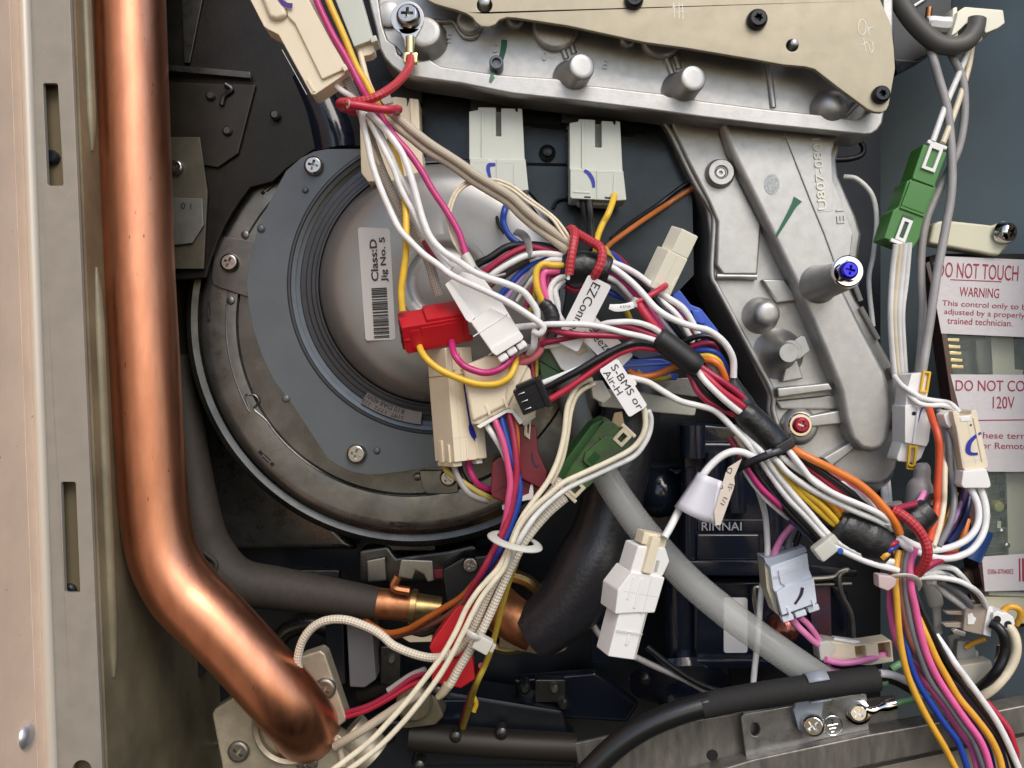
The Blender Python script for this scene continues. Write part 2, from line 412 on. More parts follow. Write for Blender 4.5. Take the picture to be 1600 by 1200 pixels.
# ---------------------------------------------------------------- fasteners (parts of what they hold)
def cross_poly(a, b):
    return [(b, b), (a, b), (a, -b), (b, -b), (b, -a), (-b, -a), (-b, -b), (-a, -b), (-a, b), (-b, b), (-b, a), (b, a)]
def torx_poly(a, n=6):
    return [((a if i % 2 == 0 else a * 0.68) * math.cos(math.pi * i / n), (a if i % 2 == 0 else a * 0.68) * math.sin(math.pi * i / n)) for i in range(2 * n)]
def screw(parent, px, py, h, r, m=None, kind='cross', ang=20, rx=0, ry=0, washer=0, tall=0.62, wm_=None, name='screw'):
    m = m or steel; fr = Fr(px, py, h, ang, rx, ry); mb = MB()
    if washer: mb.flathe(fr, [(washer, -2), (washer, 1.5), (washer * 0.95, 2.2), (r * 0.8, 2.2)], 32)
    t = r * tall
    prof = [(r, -3), (r, t * 0.35), (r * 0.97, t * 0.6), (r * 0.88, t * 0.85), (r * 0.74, t), (r * 0.72, t * 1.01)]
    seg = 32; b = len(mb.v)
    for rr, z in prof:
        for j in range(seg):
            a = 2 * math.pi * j / seg; mb.v.append(fr.p(rr * math.cos(a), rr * math.sin(a), z))
    for i in range(len(prof) - 1):
        for j in range(seg):
            k = (j + 1) % seg; mb.f.append((b + i * seg + j, b + i * seg + k, b + (i + 1) * seg + k, b + (i + 1) * seg + j))
    z = t * 1.01
    outer = [(r * 0.72 * math.cos(2 * math.pi * j / seg), r * 0.72 * math.sin(2 * math.pi * j / seg)) for j in range(seg)]
    inner = cross_poly(r * 0.52, r * 0.13) if kind == 'cross' else torx_poly(r * 0.46)
    loops = [[Vector((x, y, 0)) for x, y in outer], [Vector((x, y, 0)) for x, y in inner]]
    pts = outer + inner; b = len(mb.v); mb.v += [fr.p(x, y, z) for x, y in pts]
    for tr in tessellate_polygon(loops): mb.f.append(tuple(b + i for i in tr))
    ib = b + seg; n = len(inner); b2 = len(mb.v); mb.v += [fr.p(x * 0.8, y * 0.8, z - r * 0.6) for x, y in inner]
    for i in range(n):
        j = (i + 1) % n; mb.f.append((ib + i, ib + j, b2 + j, b2 + i))
    mb.f.append(tuple(b2 + i for i in range(n)))
    bm_o = mb.build(name, m, parent, angle=40)
    return bm_o
def rrect(x0, y0, x1, y1, r, n=4):
    out = []
    for cx, cy, a0 in ((x1 - r, y0 + r, -90), (x1 - r, y1 - r, 0), (x0 + r, y1 - r, 90), (x0 + r, y0 + r, 180)):
        for i in range(n + 1):
            a = math.radians(a0 + 90 * i / n); out.append((cx + r * math.cos(a), cy + r * math.sin(a)))
    return out
def circ(cx, cy, r, n=20, ry=None): return [(cx + r * math.cos(2 * math.pi * i / n), cy + (ry or r) * math.sin(2 * math.pi * i / n)) for i in range(n)]
# ================================================================ SETTING: the cabinet's inner walls
def P0(x, y, h): return Vector(((x - 800) * S, -h * S, (600 - y) * S))
def slab(c4, d):
    mb = MB(); mb.add([Vector(p) for p in c4] + [Vector(p) + d for p in c4], [(0, 1, 2, 3), (7, 6, 5, 4), (0, 4, 5, 1), (1, 5, 6, 2), (2, 6, 7, 3), (3, 7, 4, 0)]); return mb
wx = lambda y: 112 + 0.0425 * y
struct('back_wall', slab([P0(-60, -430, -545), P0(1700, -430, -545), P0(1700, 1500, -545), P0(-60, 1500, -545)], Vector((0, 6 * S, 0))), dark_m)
sw = slab([P0(wx(-430), -430, -12), P0(wx(-430), -430, -545), P0(wx(1620), 1620, -545), P0(wx(1620), 1620, -12)], Vector((-5 * S, 0, 0)))
side = struct('side_wall', sw, cab_m)
for ya, yb, hh in ((-260, 224, -46), (412, 1072, -44)):
    mb = MB(); n = 16
    Cn = [P0(wx(ya + (yb - ya) * i / n) + 0.5, ya + (yb - ya) * i / n, hh) for i in range(n + 1)]
    R = [9.5 * S * (0.25 if i in (0, n) else 0.8 if i in (1, n - 1) else 1) for i in range(n + 1)]
    mb.sweep(Cn, R, 14); mb.build('pressed_bead', cab_m, side)
for yy in (1140,):
    mb = MB(); mb.flathe(Fr(165, 1137, -30, 0, 0, 60), [(11, 0), (11, 3), (7, 5), (6, 3)], 20); mb.build('rivet', galv_d, side)
struct('teal_wall', slab([P0(1600, -430, -545), P0(1775, -430, -236), P0(1775, 1500, -236), P0(1600, 1500, -545)], Vector((8 * S, 0, 0))), teal_m)
struct('side_wall', slab([P0(1780, -430, -234), P0(1780, -430, -20), P0(1780, 1500, -20), P0(1780, 1500, -234)], Vector((8 * S, 0, 0))), cab_m)
solo('edge_post', 'brown rusty post at the top right edge by the teal wall', 'post', MB().prism([(1580, -60), (1660, -60), (1660, 300), (1600, 300), (1592, 120)], -330, -350), mat('rust_brown', (0.13, 0.09, 0.06), 0.6, 0.1, 0.1, 5, 0.4, 40), bevel=3)
struct('floor', slab([P0(wx(1500), 1496, -20), P0(wx(1500), 1496, -545), P0(1800, 1496, -545), P0(1800, 1496, -20)], Vector((0, 0, -6 * S))), mat("cabinet_floor", (0.075, 0.062, 0.042), 0.5, 0.5, 0.08, 8, 0.5, 60))
struct('ceiling', slab([P0(60, -420, -10), P0(1800, -420, -10), P0(1800, -420, -545), P0(60, -420, -545)], Vector((0, 0, 5 * S))), cab_m)

# ---------------------------------------------------------------- left cabinet frame with its painted panel
T = Thing('cabinet_frame', 'grey metal cabinet edge with two upright slots along the copper pipe', 'cabinet frame', (80, 600, 0))
T2 = Thing('open_door', 'peach painted door panel standing open along the left edge', 'door', (40, 600, 40))
ex = lambda y: 33 + (y / 1200) * 44.5                     # where the panel's inner face meets the frame
def door(y0, y1, h0, h1, t=12):
    mb = MB(); q = [P0(ex(y0), y0, h1), P0(ex(y1), y1, h1), P0(ex(y1), y1, h0), P0(ex(y0), y0, h0)]
    d = Vector((-t * S, 0, 0)); mb.add(q + [p + d for p in q], [(0, 1, 2, 3), (7, 6, 5, 4), (0, 4, 5, 1), (1, 5, 6, 2), (2, 6, 7, 3), (3, 7, 4, 0)]); return mb
T2.part('panel', door(-420, 1600, 35.5, 1050), peach, bevel=1.0)
T2.part('panel_lip', door(-420, 1600, -30, 34), peach, bevel=1.0)
T2.part('rivet', MB().flathe(Fr(40, 1151, 63, 0, 0, -90), [(21, 0), (20.5, 3), (18, 6), (11, 9), (4, 10)], 28), mat("rivet_steel", (0.62, 0.62, 0.66), 0.3, 0.8))
mb = MB().tube([(23.2, -420), (95.1, 1600)], 9, 3, n=20, seg=16, straight=False); T.part('rolled_edge', mb, edge_m)
outl = [(25.5, -420), (91.2, -420), (176.9, 1600), (95.8, 1600)]
s1 = [(67, 130), (90, 130), (99, 290), (74, 290)]; s2 = [(95, 753), (118, 753), (125, 926), (101, 926)]
def soft(q, r=3):
    out = []
    for i in range(4):
        p, a, b = Vector(q[i]), Vector(q[i - 1]), Vector(q[(i + 1) % 4])
        u, v = (a - p).normalized(), (b - p).normalized()
        out += [tuple(p + u * r), tuple(p + (u + v) * r * 0.3), tuple(p + v * r)]
    return out
T.part('flange', MB().prism(outl, 0, -9, [soft(s1), soft(s2), circ(128, 1203, 15)]), frame_m, bevel=1.0, angle=30)
T.part('slot_backing', MB().prism([(36, -420), (92, -420), (160, 1600), (86, 1600)], -26, -30), mat("slot_back", (0.20, 0.165, 0.10), 0.5, 0.4))
T.part('slot_bolt', MB().flathe(Fr(84, 247, -26, 0), [(11, 0), (11, 8), (8, 11), (5, 11)], 24), dark_m)
T.part('slot_bolt', MB().flathe(Fr(110, 922, -26, 0), [(11, 0), (11, 8), (8, 11), (5, 11)], 24), dark_m)

# ================================================================ FAN BLOWER
T = Thing('fan_blower', 'round grey blower with motor cap and barcode label behind the wires', 'blower', (660, 500, -250))
sc_m = mat("scroll_plate", (0.19, 0.185, 0.175), 0.32, 0.85, 0.05, 3, 0.35, 55, rvar=0.1)
T.part('casing', MB().lathe(645, 500, -330, [(318, -300), (322, -318), (336, -326), (346, -322), (351, -328), (354, -336), (352, -344), (345, -350), (345, -520)], 128), galv_d)
T.part('scroll_plate', MB().lathe(640, 502, -290, [(200, -297), (268, -297), (272, -293), (280, -292), (312, -291), (319, -291), (325, -294), (327, -300), (325, -330), (322, -345)], 128), sc_m)
# pressed edge line round the plate
mb = MB()
arc = lambda cx, cy, r, a0, a1, n: [(cx + r * math.cos(math.radians(a0 + (a1 - a0) * i / n)), cy + r * math.sin(math.radians(a0 + (a1 - a0) * i / n))) for i in range(n + 1)]
p = arc(640, 503, 287, 235, 150, 16) + [(384, 619), (391, 617), (399, 618), (404, 626), (400, 634), (397, 640)] + arc(640, 503, 272, 146, 60, 18)
T.part('pressed_seam', MB().tube(p, 1.4, -290.5, 4, 6), sc_m)
for (x, y, a) in ((326, 487, 90), (416, 716, 45), (625, 819, 4), (421, 293, 140)):
    f = Fr(x, y, -291, a); mb = MB()
    mb.fbox(f, -16, -8, -2.6, 2.6, -1, 1.2); mb.fbox(f, -6, 8, -3.2, -1.4, -1, 1.2); mb.fbox(f, -6, 8, 1.4, 3.2, -1, 1.2); mb.fbox(f, 10, 16, -2.6, 2.6, -1, 1.2)
    T.part('lance_slot', mb, hole_shade, bevel=0.5)
brk = T.part('clamp_tab', MB().prism([(336, 371), (343, 368), (400, 377), (410, 470), (386, 464), (343, 450), (333, 444), (330, 434)], -284, -292), sc_m, bevel=2.0)
screw(brk, 360, 411, -284, 15, steel, 'cross', 25, washer=0)
brk = T.part('clamp_tab', MB().prism([(655, 735), (715, 735), (716, 770), (700, 772), (668, 772), (660, 764)], -284, -292), sc_m, bevel=2.0)
screw(brk, 701, 746, -284, 14, steel, 'cross', 45)
for (x, y) in ((383, 367), (360, 470), (652, 745)):
    T.part('rivet', MB().flathe(Fr(x, y, -291, 0), [(6.5, 0), (6, 1.6), (4, 2.4)], 18), sc_m)
fl = [(433, 293), (447, 267), (470, 247), (490, 237), (510, 233), (640, 233), (700, 236), (800, 262), (850, 300), (880, 340), (893, 400), (893, 470), (880, 560), (845, 640), (790, 700), (740, 728), (670, 731), (600, 741), (575, 742), (548, 737), (524, 725), (511, 715), (455, 630), (428, 595), (409, 555), (395, 513), (388, 475), (385, 440), (391, 400), (405, 350), (418, 322)]
T.part('motor_flange', MB().prism(fl, -232, -262, [circ(683, 444, 231.5, 96)]), motor_m, bevel=2.5, bseg=3)
# the motor leans a little to the right: every ring has its own centre
def lean(prof, h0, h1, c0, c1):
    out = []
    for r, hh in prof:
        t = (hh - h0) / (h1 - h0); out.append((r, hh, c0[0] + (c1[0] - c0[0]) * t, c0[1] + (c1[1] - c0[1]) * t))
    return out
cA, cB = (683, 444), (695, 439)
T.part('motor_ring', MB().lathe(690, 442, -232, lean([(236, -233), (234, -227.5), (231, -227), (229, -231), (222, -233), (221, -239), (214, -241), (213, -234), (206, -232), (205, -226), (199, -224), (198, -215), (193, -213), (192, -206), (189, -205)], -240, -110, cA, cB), 128), ring_m)
T.part('motor_cap', MB().lathe(690, 440, -112, lean([(2, -113), (40, -113), (44, -116), (50, -118), (55, -116), (60, -111), (66, -110), (72, -110), (74, -112), (110, -113), (134, -114), (148, -116), (160, -120), (169, -127), (176, -137), (180, -150), (183, -170), (186, -200), (187, -220)], -240, -110, cA, cB), 128), dish_m)
for (x, y, r) in ((491, 260, 15.5), (558, 709, 16)): screw(T.o, x, y, -231, r, steel, 'cross', 15)
for (x, y, r) in ((477, 297, 5), (589, 704, 5.5), (408, 357, 6.5), (447, 623, 6.5)):
    T.part('dimple', MB().flathe(Fr(x, y, -231, 0), [(r, -1), (r, 1), (r * .7, 3.2), (r * .3, 3.8)], 16), motor_m)
# motor label and its print
lab = T.part('label', MB().prism([(562, 355), (606, 357), (609, 360), (618, 528), (615, 531), (574, 532), (571, 529), (559, 358)], -112.2, -113.4), paper_g)
f1 = Fr(584.5, 406.5, -112, -93.2); text(lab, "Class:D", f1, 66, 11.5, ink, bold=0.022)
f2 = Fr(600, 405.5, -112, -93.2); text(lab, "Jig No. 5", f2, 70, 11.5, ink, bold=0.022)
mb = MB(); f = Fr(594.5, 489, -112, -93.2); x = -39
rb = random.Random(3)
while x < 39:
    w = rb.choice((0.9, 0.9, 1.8, 2.7)); mb.fbox(f, x, x + w, -12, 12, 0.3, 0.8); x += w + rb.choice((0.9, 0.9, 1.4, 2.2))
T.part('barcode', mb, ink, lab, smooth=False)
# small plate on the ring, printed upside down as it sits
q = []
for r, rg in ((222, range(0, 9)), (201, range(8, -1, -1))):
    for i in rg:
        a = math.radians(123 - 26 * i / 8); q.append((684 + (r - 1) * math.cos(a), 444 + (r - 1) * math.sin(a)))
pl = T.part('rating_plate', MB().prism(q, -225, -240), paper_d)
for s_, r, a, w, hh in (("40W", 206, 119.5, 22, 8), ("DA8", 206, 113, 20, 8), ("R10", 206, 107, 16, 8), ("222", 216, 121, 15, 6), ("1772", 216, 114.5, 20, 6), ("5197", 216, 107, 20, 6)):
    aa = math.radians(a); text(pl, s_, Fr(684 + r * math.cos(aa), 444 + r * math.sin(aa), -224.6, a + 90), w, hh, ink)

# ================================================================ GAS MANIFOLD (top) and its cover
T = Thing('gas_manifold', 'cast metal manifold under a tan cover plate across the top', 'manifold', (980, 90, -100))
body = [(540, -330), (560, -80), (572, -20), (577, 5), (588, 50), (593, 77), (601, 92), (612, 104), (627, 115), (647, 121), (720, 131), (800, 147), (900, 158), (1007, 171), (1100, 184), (1200, 196), (1300, 206), (1351, 211), (1362, 210), (1372, 203), (1379, 192), (1384, 165), (1396, 100), (1396, -330)]
T.part('body', MB().prism(body, -122, -200), cast, bevel=3)
rim_in = [(1378, 100), (1366, 158), (1358, 176), (1340, 186), (1320, 184), (1296, 180), (1200, 170), (1130, 161), (1096, 157), (1080, 153), (1044, 150), (1036, 146), (960, 137), (925, 133), (905, 133), (880, 126), (870, 122), (780, 116), (690, 103), (680, 98), (672, 92), (640, 98), (622, 84), (618, 70), (606, 62), (598, 40), (592, 0), (588, -80), (570, -330)]
T.part('rim', MB().prism(body + [(1382, -330)] + rim_in, -102, -124), cast, bevel=4, bseg=3)
cov = [(600, -330), (640, -80), (660, -10), (668, 0), (680, 6), (697, 11), (712, 15), (729, 21), (738, 27), (744, 35), (752, 41), (764, 42), (774, 38), (780, 31), (792, 27), (807, 28), (887, 40), (1007, 66), (1073, 75), (1180, 93), (1223, 101), (1258, 104), (1273, 108), (1313, 139), (1355, 170), (1366, 175), (1378, 176), (1385, 172), (1389, 164), (1399, 107), (1397, 75), (1393, 40), (1376, 0), (1362, -30), (1350, -80), (1340, -330)]
cvp = T.part('cover_plate', MB().prism(cov, -62, -71, [circ(757, 8, 12), circ(1238, 71, 9.5)]), cover_m, bevel=1.6, angle=30)
for (x, y, r) in ((990, 1, 15), (1182, 32, 16), (1375, 149, 14)): screw(T.o, x, y, -62, r, blackscrew, 'torx', 10, tall=0.8)
for (x, y, r) in ((757, 6, 9.5), (1238, 71, 7)):
    T.part('locating_pin', MB().flathe(Fr(x, y, -72, 0), [(r, -46), (r, 8), (r * .85, 11), (r * .5, 12.5)], 24), galv_l)
# raised characters of the cover
emb = mat("bright_emboss", (0.86, 0.82, 0.68), 0.35)
def raised(par, strokes, h, w, m, name='raised_mark', r=None):
    mb = MB()
    for st in strokes: mb.tube(st, w, h, 4, 6, 0.8)
    return T.part(name, mb, m, par)
raised(cvp, [circ(1347, 43, 6, 14, 12) + [(1353, 43)], [(1355, 41), (1358, 56)], [(1356, 47), (1360, 43), (1364, 44)], [(1349, 60), (1353, 82)], [(1346, 71), (1355, 66)], [(1358, 63), (1365, 68)], [(1363, 66), (1364, 76), (1362, 84)], [(1357, 70), (1360, 82)], [(1365, 84), (1367, 86)]], -62, 0.8, emb)
raised(cvp, [[(1052, 4), (1054, 28)], [(1050, 12), (1058, 9)], [(1061, 4), (1061, 30)], [(1058, 10), (1068, 8)], [(1066, 5), (1067, 30)], [(1057, 20), (1068, 18)]], -62, 0.7, emb)
# bosses, ribs, half-round pads
def boss(x, y, h0, h1, r0, r1, nm='boss', seg=32, ry=0):
    """straight cast stud standing on the body; (x,y) is its foot"""
    z = h1 - h0; T.part(nm, MB().flathe(Fr(x, y, h0, 0, 0, ry), [(r0 + 5, -2), (r0 + 2, 2), (r0, 6), (r1, z - 4), (r1 * .97, z - 1.8), (r1 * .88, z - 0.3), (r1 * .6, z)], seg), cast)
boss(893, 123, -122, -66, 25, 20, ry=-13); boss(1063, 141, -122, -66, 25, 20, ry=-10)
boss(667, 63, -122, -86, 30, 25, 'boss')
T.part('dome', MB().flathe(Fr(1296, 170, -118, 0), [(30, -2), (28, 6), (24, 14), (19, 21), (11, 26), (2, 27)], 32), cast)
for (x, y, r) in ((868, 46, 36), (1032, 62, 32), (805, 33, 14), (980, 64, 13), (735, 38, 21)):
    T.part('pad', MB().flathe(Fr(x, y, -122, 0), [(r, -1), (r, 9), (r - 3, 13), (r - 6, 14)], 36), cast)
for (x0, y0, x1, y1) in ((876, 68, 885, 92), (892, 66, 897, 84), (1042, 92, 1050, 116), (1056, 88, 1061, 108), (1200, 100, 1208, 168), (1320, 180, 1340, 160)):
    T.part('rib', MB().tube([(x0, y0), (x1, y1)], 5, -121, 4, 10), cast)
p = [(600, -20), (604, 20), (614, 34), (636, 44), (664, 30), (690, 30), (710, 36), (722, 54), (736, 60)]
T.part('rib', MB().tube([(590, 30), (596, 52), (604, 66), (616, 74), (626, 86)], 4, -118, 5, 10), cast)
T.part('rib', MB().tube([(655, 30), (690, 34), (708, 34), (716, 46), (726, 58), (742, 58), (750, 44)], 4, -119, 5, 10), cast)
T.part('boss', MB().flathe(Fr(608, 25, -124, 0), [(20, -1), (20, 8), (16, 10)], 24), cast)
for ch, x, y in (("E", 701, 60), ("D", 775, 76), ("O", 851, 88), ("B", 946, 101)):
    text(cvp.parent, ch, Fr(x, y, -122, 8), 8, 14, cast, 'raised_letter', 0.1, 2.2)
# inspection plug with green marker
mb = MB().ribbon([(788, 62), (787, 74), (783, 92)], [9, 9.5, 8], -122); mb.ribbon([(775, 116, -104), (770, 119, -102.5), (766, 128, -101)], [15, 9, 4], -102)
T.part('marker_stroke', mb, ink_g)
T.part('plug', MB().flathe(Fr(776, 106, -122, 0), [(11, -1), (11, 24), (9.5, 25.5), (7, 25.5), (6, 20), (2, 20)], 28), motor_m)

# ================================================================ RING TERMINAL on the manifold
T2 = Thing('ring_terminal', 'gold crimp ring lug under a cross screw at the manifold corner', 'terminal', (640, 30, -80))
gold = mat("tinned_gold", (0.80, 0.66, 0.34), 0.2, 1.0)
f = Fr(637, 30, -84, 0)
T2.part('lug', MB().fprism(f, circ(0, 0, 26, 28)[1:14] + [(-8, 30), (-6, 44), (8, 44), (9, 30)][::-1][::-1] + circ(0, 0, 26, 28)[14:] if False else circ(0, 0, 26, 28), 0, 5), steel, bevel=1)
T2.part('neck', MB().fprism(Fr(640, 30, -84, 0), [(-18, 16), (18, 16), (7, 34), (6, 46), (-7, 46), (-8, 34)], 0, 5), steel, bevel=1)
T2.part('barrel', MB().tube([(641, 58), (641, 84)], 7.5, -80, 4, 14), gold)
mb = MB(); f = Fr(642, 92, -78, 2); mb.fbox(f, -11, -1, -8, 8, -6, 7); mb.fbox(f, 1, 11, -8, 8, -6, 7); mb.fbox(f, -11, 11, -7, 7, -8, -4)
T2.part('crimp', mb, gold, bevel=2)
screw(T2.o, 639, 28, -79, 19, steel, 'cross', 5, rx=-8, ry=6, tall=0.75)

# ================================================================ VALVE ARM (casting)
T = Thing('gas_valve_arm', 'large cast aluminium valve arm running down from the manifold', 'valve body', (1230, 430, -200))
arm = [(1009, 150), (1022, 176), (1041, 197), (1056, 226), (1068, 256), (1088, 296), (1103, 325), (1109, 367), (1106, 425), (1112, 445), (1127, 473), (1165, 545), (1200, 617), (1198, 640), (1207, 669), (1236, 699), (1268, 717), (1297, 728), (1313, 739), (1335, 752), (1353, 757), (1375, 757), (1390, 750), (1401, 733), (1408, 693), (1416, 653), (1413, 610), (1404, 585), (1364, 513), (1328, 447), (1342, 400), (1347, 365), (1338, 337), (1325, 308), (1311, 275), (1308, 250), (1314, 225), (1330, 204), (1300, 150)]
T.part('body', MB().prism(arm, -192, -330), cast, bevel=7, bseg=3)
ridge = [(1120, 160), (1128, 195), (1138, 230), (1158, 272), (1182, 320), (1240, 440), (1290, 556), (1312, 612), (1320, 655), (1330, 688), (1346, 704), (1364, 707), (1380, 702), (1390, 686), (1395, 650), (1393, 610), (1384, 580), (1350, 515), (1318, 450), (1331, 398), (1336, 362), (1316, 312), (1303, 278), (1300, 250), (1306, 222), (1318, 204), (1300, 160)]
T.part('raised_web', MB().prism(ridge, -150, -200), cast, bevel=11, bseg=4)
up = [(1216, 150), (1222, 200), (1246, 262), (1268, 318), (1288, 366), (1303, 408), (1318, 422), (1329, 396), (1333, 362), (1315, 314), (1301, 280), (1297, 250), (1304, 222), (1316, 200), (1300, 150)]
T.part('raised_web', MB().prism(up, -147, -160), cast, bevel=2.5)
T.part('left_pad', MB().prism([(1040, 160), (1052, 200), (1074, 250), (1108, 316), (1121, 346), (1119, 415), (1130, 430), (1184, 430), (1190, 350), (1172, 316), (1140, 250), (1126, 210), (1116, 160)], -176, -196), cast, bevel=5, bseg=3)
T.part('edge_rib', MB().tube([(1014, 165), (1030, 180), (1046, 204), (1060, 232), (1074, 262), (1092, 296), (1108, 322), (1116, 346), (1112, 425), (1120, 448), (1136, 478), (1172, 546), (1206, 610), (1208, 640), (1214, 662)], 4.5, -189, 5, 10), cast)
T.part('step_rib', MB().tube([(1120, 432), (1150, 432), (1182, 433)], 5, -183, 4, 10), cast)
# fittings
o = T.part('boss', MB().flathe(Fr(1124, 272, -177, 0), [(24, -1), (22, 6), (20.5, 12), (19, 14), (11, 14), (9.5, 10)], 32), cast)
screw(T.o, 1125, 271, -168, 9, steel, 'torx', 0)
T.part('boss', MB().flathe(Fr(1279, 444, -152, 0), [(32, -2), (30, 4), (27, 14), (21, 118), (20, 122)], 32), cast)
hx = MB().flathe(Fr(1324, 424, -14, 0), [(25, -3), (25, 2), (23, 4), (15, 4)], 32); hx.flathe(Fr(1324, 424, -12, 15), [(17.5, 0), (17.5, 12), (16, 15), (10, 15)], 6)
bo = T.part('hex_bolt', hx, chrome)
screw(bo, 1325, 423, 2, 14.5, mat("blue_ink_steel", (0.05, 0.04, 0.55), 0.18, 0.8), 'cross', 10, tall=.7)
T.part('dome', MB().flathe(Fr(1188, 493, -190, 0), [(29, -1), (25, 3), (22, 10), (20.5, 34), (18, 40), (14, 43), (8, 44), (1, 44.2)], 36), cast)
T.part('dome', MB().flathe(Fr(1216, 553, -190, 0), [(40, -1), (32, 4), (26, 14), (20, 26), (17, 46), (14, 54)], 36), cast)
nz = MB().flathe(Fr(1235, 548, -141, 0), [(17, -8), (17, 2), (16, 4), (9.5, 4), (8.5, 0), (8.5, -20)], 32); T.part('port_tube', nz, cast)
T.part('port_hole', MB().flathe(Fr(1235, 548, -150, 0), [(8.4, 0), (8.4, 1.5)], 20), hole_shade)
T.part('lever_tab', MB().prism([(1236, 536), (1252, 524), (1258, 526), (1266, 548), (1248, 562), (1240, 560)], -140, -148), cast, bevel=1.5)
for q, h0 in (([(1214, 606), (1296, 598), (1302, 610), (1216, 622)], -160), ([(1212, 626), (1310, 616), (1316, 640), (1220, 640)], -182), ([(1228, 568), (1246, 562), (1256, 592), (1222, 598)], -172), ([(1262, 650), (1316, 640), (1320, 662), (1268, 668)], -170), ([(1285, 716), (1330, 690), (1338, 700), (1300, 730)], -172), ([(1190, 436), (1226, 436), (1250, 470), (1215, 474)], -180)):
    T.part('cast_rib', MB().prism(q, h0, -200), cast, bevel=3.5, bseg=3)
T.part('boss', MB().flathe(Fr(1248, 666, -190, 0), [(30, -1), (28, 6), (24, 14), (20, 16)], 32), cast)
rb_ = MB().flathe(Fr(1250, 664, -174, 0), [(19, -2), (19, 2), (17, 4), (14, 4)], 28); rbo = T.part('bolt', rb_, chrome)
screw(rbo, 1251, 664, -170, 13, mat("red_paint_steel", (0.35, 0.02, 0.05), 0.25, 0.4), 'cross', 20)
T.part('bolt', MB().flathe(Fr(1400, 657, -190, 0, 0, 35), [(15, 0), (15, 5), (12, 8), (5, 9)], 24), chrome)
T.part('paint_dot', MB().flathe(Fr(1400, 656, -180, 0, 0, 35), [(6, 0), (5, 1.5)], 16), mat("red_paint", (0.3, 0.01, 0.04), 0.4))
for (y0, y1, x0, x1) in ((446, 470, 1336, 1345), (480, 530, 1345, 1372), (574, 592, 1389, 1398)):
    T.part('edge_rib', MB().tube([(x0, y0), (x1, y1)], 4, -186, 6, 8), cast)
T.part('outlet_bowl', MB().flathe(Fr(1345, 722, -215, 0), [(60, -60), (58, -10), (48, 6), (30, 14), (10, 16)], 36), cast)
# cast part number reading upwards, ink stamp, marker
ln = T.part('cast_number_pad', MB().prism([(1268, 215), (1298, 213), (1302, 330), (1280, 332)], -146.6, -150), cast, bevel=0.8)
text(ln, "U807-0801", Fr(1280, 272, -146.5, -95), 112, 13, emb, 'cast_number', 0.0, 1.6)
text(ln, "E1", Fr(1313, 338, -146.8, -95), 22, 12, cast, 'cast_number', 0.0, 1.8)
T.part('stamp', MB().prism(circ(1206, 288, 12, 20, 16), -149.3, -149.9), stamp_b)
T.part('marker_stroke', MB().ribbon([(1247, 311), (1240, 322), (1230, 340), (1213, 369)], [15, 9, 7, 4], -149.3), ink_g)

# black parts hanging behind the manifold
for (x0, y0, x1, y1, lab) in ((736, 142, 806, 176, 'black socket block above the second white plug under the manifold'), (878, 158, 968, 196, 'black socket block above the white plug with curved blue mark'), (598, 130, 660, 160, 'black socket block behind the red tie wire at manifold corner')):
    mb = MB(); mb.fbox(Fr((x0 + x1) / 2, (y0 + y1) / 2, -200, 4), -(x1 - x0) / 2, (x1 - x0) / 2, -(y1 - y0) / 2, (y1 - y0) / 2, -60, 4)
    mb.fbox(Fr((x0 + x1) / 2, (y0 + y1) / 2, -200, 4), -(x1 - x0) / 2 + 8, (x1 - x0) / 2 - 8, (y1 - y0) / 2 - 2, (y1 - y0) / 2 + 8, -40, -6)
    solo('socket_block', lab, 'connector', mb, black_p, bevel=2)
q = [(655, 150), (1080, 176), (1085, 430), (960, 560), (900, 560)] + [(690 + 196 * math.cos(math.radians(a)), 440 + 196 * math.sin(math.radians(a))) for a in range(30, -80, -8)] + [(655, 238)]
T = Thing('burner_plate', 'dark pressed plate behind the white plugs under the manifold', 'plate', (900, 250, -220))
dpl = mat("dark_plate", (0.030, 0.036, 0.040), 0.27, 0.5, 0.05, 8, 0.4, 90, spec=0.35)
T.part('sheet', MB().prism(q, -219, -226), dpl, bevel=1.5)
for (x0, y0, x1, y1) in ((800, 192, 1010, 208), (810, 256, 900, 258), (830, 196, 990, 212)): T.part('pressed_line', MB().tube([(x0, y0), (x1, y1)], 2.5, -219, 4, 8), dpl)
T.part('stud', MB().flathe(Fr(855, 240, -219, 0), [(13, -1), (13, 5), (8, 8), (7, 12), (3, 13)], 24), dpl)
T.part('pipe_hook', MB().tube([(864, 325), (870, 314), (884, 310), (902, 316), (912, 330)], 3, -212, 5, 8), dpl)
T = Thing('heat_shield', 'dark glossy sheet metal duct behind the top left plug', 'duct', (450, 150, -380))
arc2 = [(640 + 325 * math.cos(math.radians(a)), 502 + 325 * math.sin(math.radians(a))) for a in range(192, 224, 4)]
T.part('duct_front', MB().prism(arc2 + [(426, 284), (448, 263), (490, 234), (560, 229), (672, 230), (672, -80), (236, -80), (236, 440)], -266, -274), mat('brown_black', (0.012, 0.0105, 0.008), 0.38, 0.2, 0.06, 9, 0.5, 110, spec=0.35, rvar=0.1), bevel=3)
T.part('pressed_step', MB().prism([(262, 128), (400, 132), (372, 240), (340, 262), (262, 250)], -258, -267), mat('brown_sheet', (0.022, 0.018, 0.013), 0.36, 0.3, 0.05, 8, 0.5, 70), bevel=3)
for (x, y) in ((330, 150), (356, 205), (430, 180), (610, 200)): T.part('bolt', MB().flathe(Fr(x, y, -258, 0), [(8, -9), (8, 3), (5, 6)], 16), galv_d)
T.part('duct_elbow', MB().tube([(480, 120), (508, 170), (524, 210), (530, 240)], [34, 38, 42, 42], -300, 6, 24), gloss_black)
